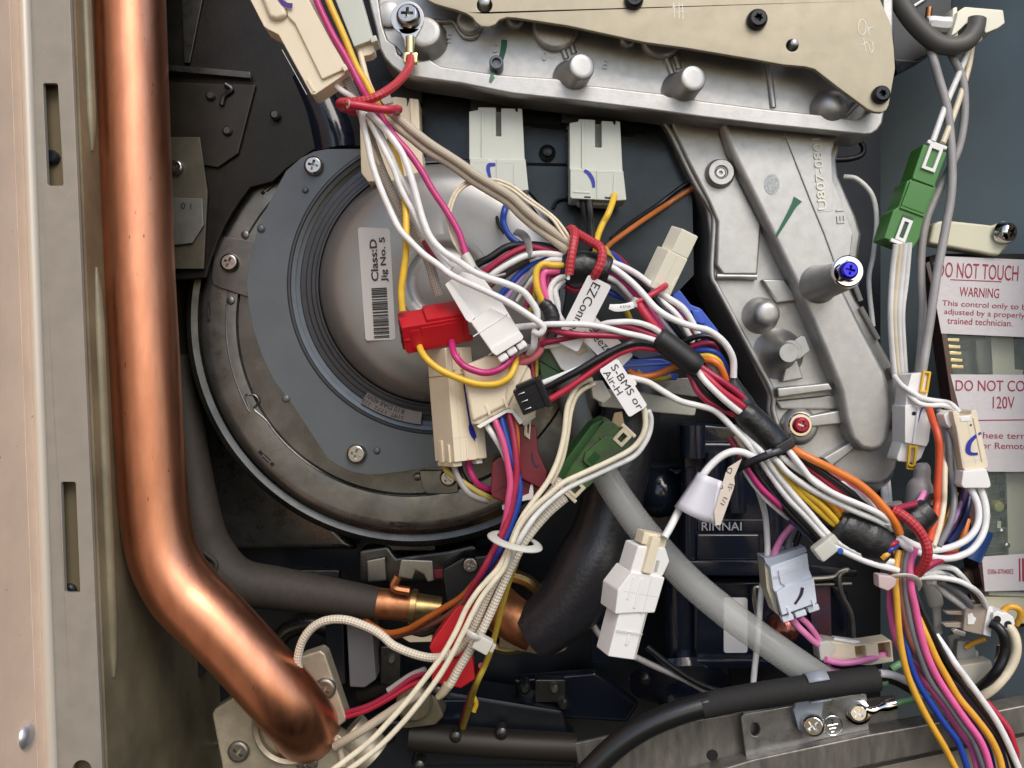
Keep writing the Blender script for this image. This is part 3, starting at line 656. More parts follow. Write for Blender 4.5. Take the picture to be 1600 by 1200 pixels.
T.part('duct', MB().prism([(300, 90), (560, 60), (600, 240), (480, 260), (330, 240)], -430, -500), mat('satin_black', (0.004, 0.004, 0.005), 0.5, spec=0.15), bevel=20, bseg=4)
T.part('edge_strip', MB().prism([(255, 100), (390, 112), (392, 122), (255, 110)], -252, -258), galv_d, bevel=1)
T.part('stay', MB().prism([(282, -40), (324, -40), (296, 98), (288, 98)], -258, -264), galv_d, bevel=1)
T.part('latch', MB().tube([(352, 132), (362, 140), (350, 150), (346, 164)], 4, -254, 4, 8), black_p)
T = Thing('mounting_bracket', 'dark olive bracket strip with screw right of copper pipe', 'bracket', (300, 300, -400))
T.part('strip', MB().prism([(262, 214), (312, 214), (324, 300), (318, 420), (262, 420)], -256, -262), mat("olive_metal", (0.11, 0.10, 0.075), 0.45, 0.5, 0.05, 5, 0.3, 50), bevel=1)
pt = T.part('tab', MB().prism([(262, 308), (316, 310), (318, 352), (300, 380), (262, 384)], -250, -256), mat("grey_tab", (0.20, 0.20, 0.185), 0.42, 0.6, 0.04, 4, 0.2, 30), bevel=1.5)
text(pt, "0 1", Fr(291, 322, -250, 4), 16, 10, dark_m, 'stamping')
screw(T.o, 276, 262, -256, 12, steel, 'cross', 20)

# ================================================================ PIPES AND HOSES
T = Thing('copper_pipe', 'thick bright copper pipe bending down to the flange at bottom left', 'pipe', (240, 600, -130))
cp = [(190, -420, -110), (199, -120, -110), (203, 0, -110), (210, 200, -110), (217, 400, -110), (226, 560, -110), (234, 700, -110), (242, 800, -110), (256, 870, -110), (287, 925, -110), (330, 968, -110), (380, 1020, -112), (425, 1070, -116), (455, 1105, -128), (472, 1127, -160), (478, 1137, -205), (479, 1140, -260), (479, 1140, -300)]
T.part('tube', MB().tube(cp, [53, 53, 53, 53, 52.5, 52, 52, 52, 53, 55, 55, 54, 54, 53, 52, 52, 52, 52], 0, 8, 40), copper)
solo('foam_strip', 'black foam strip squeezed between cabinet wall and copper pipe', 'foam', MB().prism([(144, 486), (174, 480), (182, 540), (196, 620), (182, 596), (160, 545)], -120, -170), foam_b, bevel=3)
solo('foam_strip', 'black foam bulge left of the copper pipe above its bend', 'foam', MB().tube([(192, 680), (184, 710), (182, 745), (192, 790)], [14, 18, 18, 12], -190, 6, 18), foam_b)
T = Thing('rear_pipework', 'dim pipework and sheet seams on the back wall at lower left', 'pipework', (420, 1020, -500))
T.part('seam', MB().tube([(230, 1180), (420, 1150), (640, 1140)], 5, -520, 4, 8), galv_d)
T.part('knockout_disc', MB().prism(circ(300, 1040, 26, 24, 20), -420, -430), hole_shade)
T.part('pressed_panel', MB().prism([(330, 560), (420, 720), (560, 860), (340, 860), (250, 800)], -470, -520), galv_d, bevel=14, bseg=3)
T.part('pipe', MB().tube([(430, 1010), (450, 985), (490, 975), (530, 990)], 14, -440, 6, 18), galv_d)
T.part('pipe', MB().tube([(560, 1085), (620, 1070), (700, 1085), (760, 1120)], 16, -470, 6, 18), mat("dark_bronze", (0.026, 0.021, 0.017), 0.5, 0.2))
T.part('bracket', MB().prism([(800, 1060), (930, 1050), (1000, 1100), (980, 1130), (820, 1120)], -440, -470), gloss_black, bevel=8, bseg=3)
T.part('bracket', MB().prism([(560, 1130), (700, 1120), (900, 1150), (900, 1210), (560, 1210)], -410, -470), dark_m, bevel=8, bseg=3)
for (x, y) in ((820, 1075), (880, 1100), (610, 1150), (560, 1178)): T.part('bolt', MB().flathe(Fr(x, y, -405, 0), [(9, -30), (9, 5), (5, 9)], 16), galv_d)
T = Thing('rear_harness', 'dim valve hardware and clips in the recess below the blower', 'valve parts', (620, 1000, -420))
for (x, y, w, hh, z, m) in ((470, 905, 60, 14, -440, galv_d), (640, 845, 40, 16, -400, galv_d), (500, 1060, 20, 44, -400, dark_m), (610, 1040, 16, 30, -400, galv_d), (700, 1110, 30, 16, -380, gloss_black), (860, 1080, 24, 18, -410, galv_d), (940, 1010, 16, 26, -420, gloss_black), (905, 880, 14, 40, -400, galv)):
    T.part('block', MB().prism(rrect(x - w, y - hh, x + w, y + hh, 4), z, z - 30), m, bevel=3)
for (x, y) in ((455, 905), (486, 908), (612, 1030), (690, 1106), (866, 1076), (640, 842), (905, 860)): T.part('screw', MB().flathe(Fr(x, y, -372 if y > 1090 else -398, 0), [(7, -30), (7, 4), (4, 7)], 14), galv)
T = Thing('pipe_flange', 'two bolt cream flange clamping the copper pipe end', 'flange', (440, 1130, -190))
fl_m = mat("flange_metal", (0.50, 0.45, 0.34), 0.42, 0.5, 0.12, 2.5, 0.25, 26)
T.part('plate', MB().prism([(331, 1117), (335, 1108), (371, 1085), (385, 1092), (440, 1060), (470, 1026), (500, 1016), (508, 1022), (541, 1120), (540, 1128), (520, 1142), (552, 1166), (560, 1260), (352, 1260), (346, 1195)], -190, -230), fl_m, bevel=4, bseg=3)
screw(T.o, 373, 1174, -188, 17, galv, 'cross', 35, tall=.3); screw(T.o, 508, 1076, -188, 17, galv, 'cross', 30, tall=.3); screw(T.o, 480, 1192, -188, 17, galv, 'cross', 45, tall=.3)
T.part('gasket_ring', MB().lathe(452, 1138, -170, [(50, -192), (50, -174), (56, -170), (60, -174), (62, -192)], 48), fl_m)
T.part('boss', MB().tube([(545, 1140), (585, 1180)], 30, -220, 6, 20), fl_m)
T = Thing('insulated_pipe', 'brown foam wrapped copper pipe crossing below the blower', 'pipe', (450, 920, -300))
T.part('foam_sleeve', MB().tube([(280, 560, -420), (296, 700, -390), (316, 820, -350), (334, 872, -315), (372, 908, -300), (440, 920, -300), (520, 932, -300), (590, 943, -300)], [26, 28, 32, 37, 36, 33, 29, 25], -300, 6, 24), foam)
T.part('foam_seam', MB().tube([(318, 862), (338, 880), (330, 900), (318, 910)], 4, -262, 4, 8), foam)
T.part('copper_stub', MB().tube([(580, 942), (652, 948)], 24, -300, 4, 24), copper2)
T.part('nut', MB().tube([(648, 948), (664, 949), (690, 951)], [22, 20, 18], -300, 4, 24), brass)
T.part('collar', MB().tube([(642, 947), (650, 948)], 27, -300, 4, 24), brass)
T.part('clip', MB().prism([(626, 874), (676, 876), (678, 908), (668, 910), (662, 898), (650, 892), (644, 906), (622, 902)], -262, -276), galv, bevel=3)
T.part('clip_leg', MB().tube([(622, 900), (616, 918), (640, 924)], 7, -268, 4, 8), copper2)
T = Thing('black_hose', 'fat black foam hose bending into a rusty copper elbow', 'hose', (900, 850, -230))
hp = [(992, 560, -250), (986, 640, -240), (966, 740, -225), (944, 830, -215), (925, 880, -212), (890, 940, -212), (852, 976, -215), (832, 990, -220)]
T.part('foam_sleeve', MB().tube(hp, [46, 46, 47, 50, 57, 53, 46, 43], 0, 8, 28), foam_b)
T.part('copper_end', MB().tube([(836, 985, -222), (815, 975, -226), (795, 962, -240), (780, 950, -275), (776, 946, -310)], [34, 34, 35, 36, 36], 0, 6, 24), copper2)
T.part('bellmouth', MB().lathe(795, 955, -290, [(44, -290), (50, -270), (58, -266), (64, -272), (64, -300)], 40), brass)
T.part('shelf', MB().prism([(780, 996), (890, 1004), (884, 1016), (860, 1026), (780, 1012)], -240, -300), mat("warm_sheet", (0.34, 0.27, 0.19), 0.42, 0.6, 0.05, 4, 0.3, 30), bevel=2)
solo('rubber_hose', 'grey rubber hose running down behind the small green plug', 'hose', MB().tube([(880, 560), (895, 630), (915, 690), (935, 760)], 22, -225, 6, 20), dk_strap)
solo('clear_tube', 'translucent plastic tube running diagonally to the black cable clamp', 'tube', MB().tube([(918, 690, -130), (945, 742, -125), (976, 790, -115), (1013, 839, -105), (1072, 903, -95), (1130, 953, -85), (1181, 991, -75), (1230, 1026, -65), (1292, 1068, -60), (1330, 1092, -60)], [21, 22, 22.5, 23, 23, 23.5, 23.5, 23.5, 23.5, 23.5], 0, 8, 28), clear_t)
T = Thing('black_cable', 'thick black cable in a cloth sleeve along the bottom rail', 'cable', (1150, 1100, -10))
T.part('jacket', MB().tube([(890, 1240), (925, 1202), (960, 1168), (1000, 1140), (1045, 1119), (1092, 1104), (1140, 1094)], 19, -14, 8, 22), rubber)
T.part('sleeve', MB().tube([(1095, 1104), (1135, 1095), (1190, 1085), (1250, 1076), (1310, 1068), (1371, 1060)], 19.6, -14, 8, 24, jit=0.012), cloth_b)
solo('grey_strap', 'flat grey band sloping behind the orange wire', 'strap', MB().prism([(1026, 205), (1052, 230), (1046, 260), (1004, 330), (978, 400), (940, 400), (957, 360), (985, 300), (1008, 240)], -330, -336), dk_strap, bevel=1)
solo('thin_tube', 'thin grey tube lying behind the white bottom plug', 'tube', MB().tube([(920, 965), (945, 1000), (1010, 1035), (1070, 1062), (1130, 1095)], 5, -230, 6, 10), wm('lgrey'))
wire('black', 5, [(1010, 1010), (1060, 1050), (1110, 1075), (1160, 1085)], 'thin black wire behind the white plug near the bottom rail', -220)

# ================================================================ BOTTOM RAIL, EARTH BRACKET
T = Thing('bottom_rail', 'worn galvanised rail along the bottom right edge', 'rail', (1300, 1160, -60))
T.part('upper_web', MB().prism([(898, 1162), (1000, 1140), (1160, 1114), (1400, 1088), (1420, 1240), (912, 1240)], -78, -86), rail_m, bevel=1.5)
T.part('lower_lip', MB().prism([(990, 1262), (1060, 1222), (1180, 1186), (1353, 1149), (1465, 1129), (1680, 1086), (1680, 1130), (1495, 1168), (1360, 1196), (1200, 1232), (1100, 1262)], -40, -80), rail_m, bevel=3, bseg=3)
T.part('toe', MB().prism([(1100, 1300), (1200, 1238), (1360, 1202), (1495, 1173), (1680, 1134), (1680, 1300)], -66, -80), mat("rail_under", (0.36, 0.315, 0.255), 0.5, 0.4, 0.06, 6, 0.2, 60), bevel=1)
T.part('slot', MB().flathe(Fr(1113, 1180, -77.4, 0), [(9, 0), (8, 0.8)], 18), hole_shade)  # dark disc laid on the web paints an opening's shade
T = Thing('earth_bracket', 'small galvanised plate with earth symbol and two screws on rail', 'bracket', (1260, 1130, -60))
T.part('plate', MB().prism([(1158, 1122), (1162, 1116), (1250, 1101), (1346, 1083), (1354, 1086), (1358, 1140), (1280, 1156), (1166, 1186)], -58, -66, [circ(1180, 1140, 8, 18, 11)]), galv_l, bevel=1)
mb = MB().tube(circ(1301, 1134, 15, 24) + [(1316, 1134)], 0.7, -57.8, 3, 6)
for a, b in (((1300, 1122), (1301, 1132)), ((1293, 1134), (1309, 1131)), ((1296, 1139), (1306, 1137)), ((1299, 1144), (1303, 1143))): mb.tube([a, b], 0.8, -57.8, 3, 6)
T.part('earth_symbol', mb, chrome)
screw(T.o, 1270, 1131, -40, 18, chrome, 'cross', 50, rx=8, ry=14, tall=.85)
screw(T.o, 1340, 1112, -56, 15, chrome, 'cross', 30, ry=18, washer=20, tall=.9)
T = Thing('cable_clamp', 'clear plastic P clamp holding the black sleeved cable', 'clamp', (1272, 1080, -5))
pts = [P0(0, 0, 0)]
mb = MB(); n = 18; Cc = Fr(1276, 1073, -14, -9.5)
ring = []
for i in range(n + 1):
    a = math.radians(-200 + 250 * i / n); ring.append((23.5 * math.cos(a), 23.5 * math.sin(a)))
b = len(mb.v)
for k, x in enumerate((-15, 17)):
    for (yy, zz) in ring: mb.v.append(Cc.p(x, -zz if False else yy * -1, zz))
for i in range(n): mb.f.append((b + i, b + i + 1, b + n + 1 + i + 1, b + n + 1 + i))
T.part('loop', mb, clear_c, open_=True).modifiers.new('solid', 'SOLIDIFY').thickness = 3 * S
T.part('tab', MB().prism([(1246, 1092), (1290, 1088), (1284, 1120), (1290, 1146), (1262, 1150), (1248, 1140), (1240, 1110)], -42, -50), clear_c, bevel=2)
solo('ring_lug', 'crimped ring lug with green earth wire at the bracket', 'terminal', MB().tube([(1352, 1108), (1362, 1110), (1372, 1107), (1384, 1103), (1398, 1099)], [4, 7, 6, 10, 10], -44, 5, 14), chrome)
wire('green', 6, [(1394, 1100), (1415, 1095), (1440, 1088), (1465, 1080)], 'pale green earth wire leaving the crimped lug', -48)

# ================================================================ MACHINERY BEHIND (dark, glossy)
T = Thing('ignition_unit', 'glossy black moulded box with raised lettering behind the wires', 'control box', (1150, 800, -280))
T.part('body', MB().prism([(1066, 700), (1090, 690), (1205, 690), (1214, 720), (1214, 892), (1075, 892), (1068, 860)], -270, -420), gloss_black, bevel=8, bseg=3)
T.part('shoulder', MB().prism([(1064, 690), (1080, 660), (1140, 664), (1190, 690), (1190, 730), (1064, 740)], -285, -400), gloss_black, bevel=8, bseg=3)
T.part('knob', MB().tube([(1082, 664), (1082, 715)], 20, -250, 5, 24), gloss_black)
T.part('window', MB().prism([(1088, 834), (1188, 834), (1188, 876), (1088, 876)], -258, -272), gloss_black, bevel=5, bseg=3)
T.part('step', MB().prism([(1060, 876), (1216, 876), (1340, 890), (1340, 902), (1060, 900)], -250, -420), gloss_black, bevel=4)
plt = T.part('name_strip', MB().prism([(1090, 812), (1196, 812), (1196, 832), (1090, 832)], -264, -272), gloss_black, bevel=2)
text(plt, "RINNAI", Fr(1127, 822, -263.5, 0), 62, 13, mat("grey_raised", (0.34, 0.36, 0.40), 0.2), 'raised_letters', 0, 3)  # raised letters coloured pale grey against the black strip
for (x, y0, y1, r) in ((1076, 730, 870, 11), (1150, 706, 800, 16), (1112, 706, 800, 14)): T.part('rib_column', MB().tube([(x, y0), (x, y1)], r, -266, 5, 20), gloss_black)
T.part('cylinder_side', MB().tube([(1196, 700), (1204, 890)], 22, -290, 5, 24), gloss_black)
T = Thing('motor_valve', 'dark glossy valve casing with blank white sticker below the clear tube', 'valve', (1170, 980, -300))
T.part('casing', MB().prism([(1084, 905), (1300, 905), (1330, 930), (1330, 1036), (1084, 1036)], -280, -420), gloss_black, bevel=10, bseg=3)
T.part('sticker', MB().prism(rrect(1131, 934, 1168, 1020, 4), -278, -280), paper)
T.part('screen_frame', MB().tube([(1186, 980), (1178, 925), (1190, 917), (1240, 915), (1330, 912)], 3.5, -262, 5, 8), galv)
T.part('copper_bulb', MB().flathe(Fr(1222, 978, -276, -35), [(24, 0), (25, 10), (22, 24), (14, 34), (4, 38)], 28), mat("lacquered_copper", (0.40, 0.13, 0.10), 0.2, 0.8, 0.25, 6, 0.4, 14))
T.part('painted_panel', MB().prism([(1262, 910), (1298, 908), (1300, 1000), (1270, 1000)], -272, -280), purple_p, bevel=2)
T.part('wire_guard', MB().tube([(1262, 905), (1300, 902), (1312, 893), (1326, 890), (1312, 900), (1316, 930), (1330, 960), (1334, 1000)], 4, -250, 5, 8), galv)
T.part('flange_lip', MB().prism([(1060, 1030), (1380, 1032), (1380, 1046), (1060, 1044)], -262, -300), gloss_black, bevel=4)
T = Thing('pump_body', 'dark blue black pump casing behind the clear tube', 'pump', (1040, 790, -330))
T.part('body', MB().prism([(1000, 730), (1068, 730), (1070, 868), (1030, 880), (1000, 860)], -330, -440), gloss_black, bevel=12, bseg=3)
T.part('dome', MB().flathe(Fr(1030, 770, -330, 0), [(40, -4), (38, 6), (30, 18), (14, 26), (2, 28)], 32), gloss_black)
T.part('column', MB().tube([(1062, 890), (1068, 1040)], 28, -330, 5, 24), gloss_black)
T.part('foot', MB().flathe(Fr(1062, 1060, -340, 0, 50), [(80, 0), (78, 12), (50, 24), (34, 40), (30, 60)], 36), gloss_black)
for (x, y, r) in ((1040, 1046, 12), (1072, 1052, 14), (1008, 1056, 9)): T.part('bolt', MB().flathe(Fr(x, y, -290, 0, 30), [(r, 0), (r, 8), (r * .7, 12)], 20), galv_d)
T = Thing('water_valve', 'black valve block with cross screw left of the blue wire', 'valve', (720, 900, -320))
T.part('body', MB().prism([(690, 890), (722, 872), (772, 866), (790, 880), (780, 960), (700, 960)], -310, -420), black_p, bevel=5)
screw(T.o, 735, 882, -308, 13, steel, 'cross', 20)
T.part('terminal', MB().prism([(676, 890), (704, 888), (706, 902), (680, 904)], -318, -330), maroon_p, bevel=2)
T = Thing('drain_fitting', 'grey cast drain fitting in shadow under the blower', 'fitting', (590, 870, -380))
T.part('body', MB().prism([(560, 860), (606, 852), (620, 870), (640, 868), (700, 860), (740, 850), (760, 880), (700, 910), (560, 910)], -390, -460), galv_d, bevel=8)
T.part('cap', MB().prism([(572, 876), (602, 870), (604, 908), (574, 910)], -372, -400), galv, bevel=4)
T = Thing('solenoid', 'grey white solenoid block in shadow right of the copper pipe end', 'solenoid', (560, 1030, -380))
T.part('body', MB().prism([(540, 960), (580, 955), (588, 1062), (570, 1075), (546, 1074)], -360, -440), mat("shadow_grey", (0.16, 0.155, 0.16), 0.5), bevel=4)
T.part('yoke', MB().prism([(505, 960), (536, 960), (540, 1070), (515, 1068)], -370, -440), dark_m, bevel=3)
T.part('shelf', MB().prism([(624, 994), (672, 984), (676, 1003), (640, 1004)], -330, -350), cream, bevel=2)
T = Thing('drain_cup', 'olive plastic cup with round cap near the bottom centre', 'fitting', (650, 1100, -330))
cup_m = mat("olive_plastic", (0.16, 0.14, 0.09), 0.35, 0, 0.04, 5, 0.3, 20)
T.part('base', MB().prism([(618, 1100), (680, 1084), (694, 1120), (680, 1134), (630, 1140)], -330, -420), cup_m, bevel=6)
T.part('cap', MB().flathe(Fr(648, 1096, -328, 0), [(28, -2), (28, 10), (24, 14), (8, 16)], 28), cup_m)
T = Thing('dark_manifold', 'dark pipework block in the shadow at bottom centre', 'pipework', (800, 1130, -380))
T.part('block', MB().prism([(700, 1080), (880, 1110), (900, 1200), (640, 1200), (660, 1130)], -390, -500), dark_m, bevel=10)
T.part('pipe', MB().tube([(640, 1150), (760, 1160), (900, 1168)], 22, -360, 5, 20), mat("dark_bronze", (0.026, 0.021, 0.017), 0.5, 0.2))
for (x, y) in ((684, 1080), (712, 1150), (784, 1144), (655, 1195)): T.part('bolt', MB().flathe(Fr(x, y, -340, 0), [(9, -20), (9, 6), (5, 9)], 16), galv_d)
T.part('o_ring', MB().tube([(738, 1085), (744, 1098), (740, 1112)], 4, -330, 5, 10), wm('yellow'))
# ================================================================ PLUGS AND CONNECTORS
def pen(T, par, pts, w, h, m=None):
    return T.part('marker_stroke', MB().ribbon(pts, w, h, lift=0.6), m or ink_b, par, open_=True)
# -- two plugs at the top left corner
T = Thing('plug', 'cream white plug at top left with blue curved mark', 'connector', (450, 60, 0))
b0 = T.part('housing', MB().prism([(376, -30), (391, 0), (412, 41), (419, 46), (435, 54), (486, 147), (492, 148), (504, 140), (545, 112), (541, 102), (481, -4), (468, -30)], 16, -28), cream, bevel=2)
T.part('raised_half', MB().prism([(440, -30), (449, 25), (460, 36), (503, 124), (543, 106), (539, 100), (481, -4), (468, -30)], 22, 10), cream, bevel=3)
T.part('latch_bump', MB().prism([(398, -30), (420, 26), (432, 30), (448, 24), (438, -30)], 26, 10), cream, bevel=7, bseg=3)
T.part('mouth', MB().prism([(485, 146), (503, 137), (525, 128), (523, 122), (500, 132), (484, 140)], 8, -24), white_p, bevel=1.5)
T.part('end_rib', MB().prism([(533, 103), (539, 99), (544, 108), (538, 112)], 26, -10), cream, bevel=1.5)
pen(T, T.o, [(434, -6), (441, 3), (449, 8), (457, 9)], [6, 7, 8, 8], 26.4, mat("violet_marker", (0.05, 0.015, 0.20), 0.45))
T = Thing('plug', 'greenish white plug at top beside the yellow wire', 'connector', (560, 40, -10))
T.part('housing', MB().prism([(514, -30), (524, 0), (553, 73), (583, 62), (563, -8), (556, -30)], -4, -44), grn_white, bevel=2)
T.part('end_rib', MB().prism([(578, 58), (587, 54), (590, 63), (580, 67)], 0, -36), grn_white, bevel=1.5)
T.part('mouth', MB().prism([(556, 73), (582, 63), (585, 80), (580, 85), (568, 88), (566, 80), (560, 83)], -14, -40), cream, bevel=1.5)
# -- plugs under the manifold
T = Thing('plug', 'cream plug hanging behind the red tie wire and white strands', 'connector', (610, 220, -150))
T.part('housing', MB().prism([(606, 153), (618, 151), (635, 153), (636, 166), (640, 153), (654, 155), (657, 235), (600, 232), (603, 200)], -142, -196), cream, bevel=1.6)
T.part('housing_foot', MB().prism([(562, 196), (600, 190), (659, 235), (662, 276), (640, 282), (575, 284), (564, 270)], -136, -196), cream, bevel=2)
T.part('rib', MB().prism([(640, 154), (645, 154), (649, 236), (644, 236)], -138, -146), cream, bevel=1)
T.part('latch_tab', MB().prism([(586, 146), (598, 136), (606, 140), (615, 160), (600, 164)], -138, -144), mat("grey_white", (0.50, 0.48, 0.43), 0.5), bevel=2)
def topplug(label, x0, x1, y0, ym, y1, slot, mark, dy):
    T = Thing('plug', label, 'connector', ((x0 + x1) / 2, ym, -150))
    sl = lambda x, y: (x, y + (x - x0) * dy)
    s0, s1, sd = slot
    up = [sl(x0, y0), sl(x0 + 14, y0 - 3), sl(x0 + 14, y0 - 7), sl(s0, y0 - 7), sl(s0, sd), sl(s1, sd), sl(s1, y0 - 6), sl(x1 - 14, y0 - 6), sl(x1 - 13, y0 - 1), sl(x1 - 10, y0 - 1), sl(x1 - 10, y0 - 7), sl(x1 - 3, y0 - 6), sl(x1 + 1, ym + 4), sl(x0, ym + 4)]
    T.part('housing', MB().prism(up, -150, -200), grn_white, bevel=1.4)
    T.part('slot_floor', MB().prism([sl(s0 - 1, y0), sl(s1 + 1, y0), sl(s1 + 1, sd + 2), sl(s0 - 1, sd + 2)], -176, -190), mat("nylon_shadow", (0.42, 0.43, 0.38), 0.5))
    T.part('rib', MB().prism([sl(x0 + 19, y0 - 5), sl(x0 + 22, y0 - 5), sl(x0 + 22, ym), sl(x0 + 19, ym)], -147, -151), grn_white, bevel=0.8)
    lo = T.part('housing_foot', MB().prism([sl(x0 + 1, ym), sl(x0 + 30, ym), sl(x0 + 31, ym + 3), sl(x1 + 2, ym), sl(x1 + 7, y1 - 2), sl(x1 - 8, y1), sl(x0 + 3, y1), sl(x0 + 1, y1 - 3)], -138, -196), white_p if False else grn_white, bevel=1.8)
    T.part('pin_mouth', MB().prism([sl(x0 + 10, y1 - 2), sl(x1 - 10, y1 - 4), sl(x1 - 14, y1 + 8), sl(x0 + 14, y1 + 8)], -160, -190), grn_white, bevel=1.5)
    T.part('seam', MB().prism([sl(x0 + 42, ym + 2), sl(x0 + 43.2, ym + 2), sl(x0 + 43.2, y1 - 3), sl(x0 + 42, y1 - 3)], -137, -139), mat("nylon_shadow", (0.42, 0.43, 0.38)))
    pen(T, T.o, *mark, -137.6)
topplug('white two way plug under manifold with short blue hook mark', 733, 819, 174, 246, 297, (775, 783, 212), ([(774, 257), (764, 258), (763, 266), (766, 278)], [5, 6, 6, 4]), 0.02)
topplug('white plug under manifold with curved blue mark like a bracket', 890, 972, 192, 262, 310, (930, 940, 228), ([(913, 266), (920, 271), (926, 281), (928, 293)], [5, 6, 6, 4]), 0.05)
# -- red connector
T = Thing('plug', 'bright red three way plug with yellow and magenta wires', 'connector', (678, 505, 0))
f = Fr(681, 503, 20, -4, 33, -12)
T.part('housing', MB().fprism(f, [(-54, 0), (50, 0), (50, 34), (56, 36), (56, 46), (-50, 49), (-54, 40)], -52, 0), red_p, bevel=2)
T.part('latch', MB().fbox(f, -14, 48, -6, 20, -50, -2), red_p, bevel=2.5)
T.part('panel', MB().fbox(f, -42, -28, 8, 42, -3, 1), red_p, bevel=1); T.part('panel', MB().fbox(f, -24, 40, 6, 44, -3, 1), red_p, bevel=1)
for k in range(3): T.part('socket', MB().fbox(f, -55.5, -50, 4 + k * 15, 15 + k * 15, -34, -10), mat("dark_red", (0.12, 0.004, 0.008), 0.5))
# -- white centre connector
T = Thing('plug', 'white plug with three end lugs over the red plug', 'connector', (765, 500, 30))
T.part('cradle', MB().prism([(697, 442), (713, 431), (722, 424), (754, 433), (769, 453), (786, 475), (800, 498), (816, 526), (800, 540), (776, 552), (769, 548), (733, 503)], 24, -14), white_p, bevel=2)
T.part('side_rail', MB().prism([(695, 444), (703, 438), (742, 496), (735, 505), (728, 500)], 36, 10), white_p, bevel=1.5)
T.part('cover', MB().prism([(735, 503), (765, 481), (798, 496), (818, 526), (816, 531), (776, 556), (769, 551)], 44, 10), white_p, bevel=2.5)
T.part('step', MB().prism([(765, 545), (812, 518), (818, 526), (816, 531), (776, 556), (769, 551)], 47, 40), white_p, bevel=1.5)
T.part('end_block', MB().prism([(776, 552), (816, 530), (830, 540), (826, 546), (790, 566)], 22, -16), mat("grey_nylon", (0.42, 0.42, 0.43), 0.45), bevel=2)
for (x, y) in ((786, 559), (800, 549), (815, 540)):
    T.part('end_lug', MB().fbox(Fr(x, y, 34, -33), -8, 8, -6, 6, -12, 8), white_p, bevel=3.2, bseg=3)
# -- long cream plug
T = Thing('plug', 'long cream plug with a long blue pen stroke below the red plug', 'connector', (707, 640, 0))
f = Fr(700, 585, 0, 85.5, -34)
T.part('housing', MB().fbox(f, 2, 138, -60, 0, -64, 0), cream, bevel=2)
T.part('upper_block', MB().fbox(f, -42, 2, -48, 1, -62, -2), cream, bevel=2)
T.part('rib', MB().fbox(f, -36, -6, -30, -24, -3, 1.5), cream, bevel=1); T.part('rib', MB().fbox(f, -36, -6, -14, -9, -3, 1.5), cream, bevel=1)
T.part('key', MB().fbox(f, 110, 139, -1.5, 2.5, -20, -12), cream, bevel=1); T.part('key', MB().fbox(f, 104, 139, -1.5, 2.5, -46, -34), cream, bevel=1)
T.part('end_lip', MB().fbox(f, 138, 146, -56, -44, -40, -8), white_p, bevel=1.5); T.part('end_lip', MB().fbox(f, 138, 146, -18, -2, -60, -8), cream, bevel=1.5)
T.part('mouth', MB().fbox(f, 136.5, 139, -54, -6, -56, -8), hole_shade)
mb = MB(); P = cr([(14, -27, 2.5), (50, -30, 3), (78, -33, 4), (86, -34, 9), (98, -37, 10), (112, -43, 3)], 6); b = 0
for i, (x, y, w) in enumerate(P): mb.v += [f.p(x, y - w / 2, .5), f.p(x, y + w / 2, .5)]
mb.f = [(2 * i, 2 * i + 1, 2 * i + 3, 2 * i + 2) for i in range(len(P) - 1)]
T.part('marker_stroke', mb, ink_b, open_=True)
# -- wide cream plug with five wires
T = Thing('plug', 'wide cream plug with white pink blue and orange wires leaving below', 'connector', (780, 615, 0))
T.part('housing', MB().prism([(722, 572), (760, 556), (806, 556), (826, 572), (793, 637), (750, 663), (737, 664)], 8, -50), cream, bevel=4, bseg=3)
T.part('raised_half', MB().prism([(722, 572), (760, 556), (800, 560), (790, 634), (738, 660)], 14, 0), cream, bevel=5, bseg=3)
T.part('side_half', MB().prism([(792, 600), (806, 556), (829, 576), (838, 648), (815, 662), (803, 642), (793, 640)], 2, -50), cream, bevel=4)
T.part('end_lip', MB().prism([(744, 666), (793, 638), (803, 640), (818, 660), (812, 664), (800, 646), (792, 645), (750, 670)], 11, -30), white_p, bevel=1.5)
T.part('flash', MB().prism([(815, 660), (836, 648), (838, 651), (818, 666)], 0, -6), clear_p, bevel=1)
# -- maroon plugs
T = Thing('plug', 'maroon red plug with dark pen mark below the wide cream plug', 'connector', (815, 725, -30))
bd = T.part('housing', MB().prism([(808, 664), (838, 666), (841, 705), (848, 722), (855, 738), (852, 760), (845, 764), (814, 748), (806, 700)], -34, -90), maroon_p, bevel=3)
T.part('housing', MB().prism([(768, 724), (780, 714), (794, 712), (796, 782), (788, 786), (770, 778), (767, 768)], -28, -90), maroon_p, bevel=3)
T.part('foot', MB().prism([(812, 748), (845, 763), (843, 776), (826, 784), (812, 772)], -50, -90), maroon_p, bevel=2)
T.part('gap', MB().prism([(770, 768), (794, 756), (794, 758), (771, 771)], -27.4, -29), mat("dark_red", (0.12, 0.004, 0.008)))
T.part('clip', MB().prism([(820, 657), (830, 657), (828, 687), (819, 680)], -28, -38, [[(824, 663), (827, 663), (826, 678), (824, 676)]]), cream, bevel=0.8)
T.part('clip', MB().prism([(829, 757), (833, 757), (834, 780), (812, 784), (812, 777), (826, 772)], -40, -50), white_p, bevel=1)
T.part('clip', MB().prism([(784, 790), (792, 786), (794, 796), (785, 797)], -38, -50), white_p, bevel=1)
pen(T, T.o, [(833, 707), (831, 712), (834, 724), (838, 729), (842, 727)], [2, 3, 3, 3, 2], -33.6, ink_n)
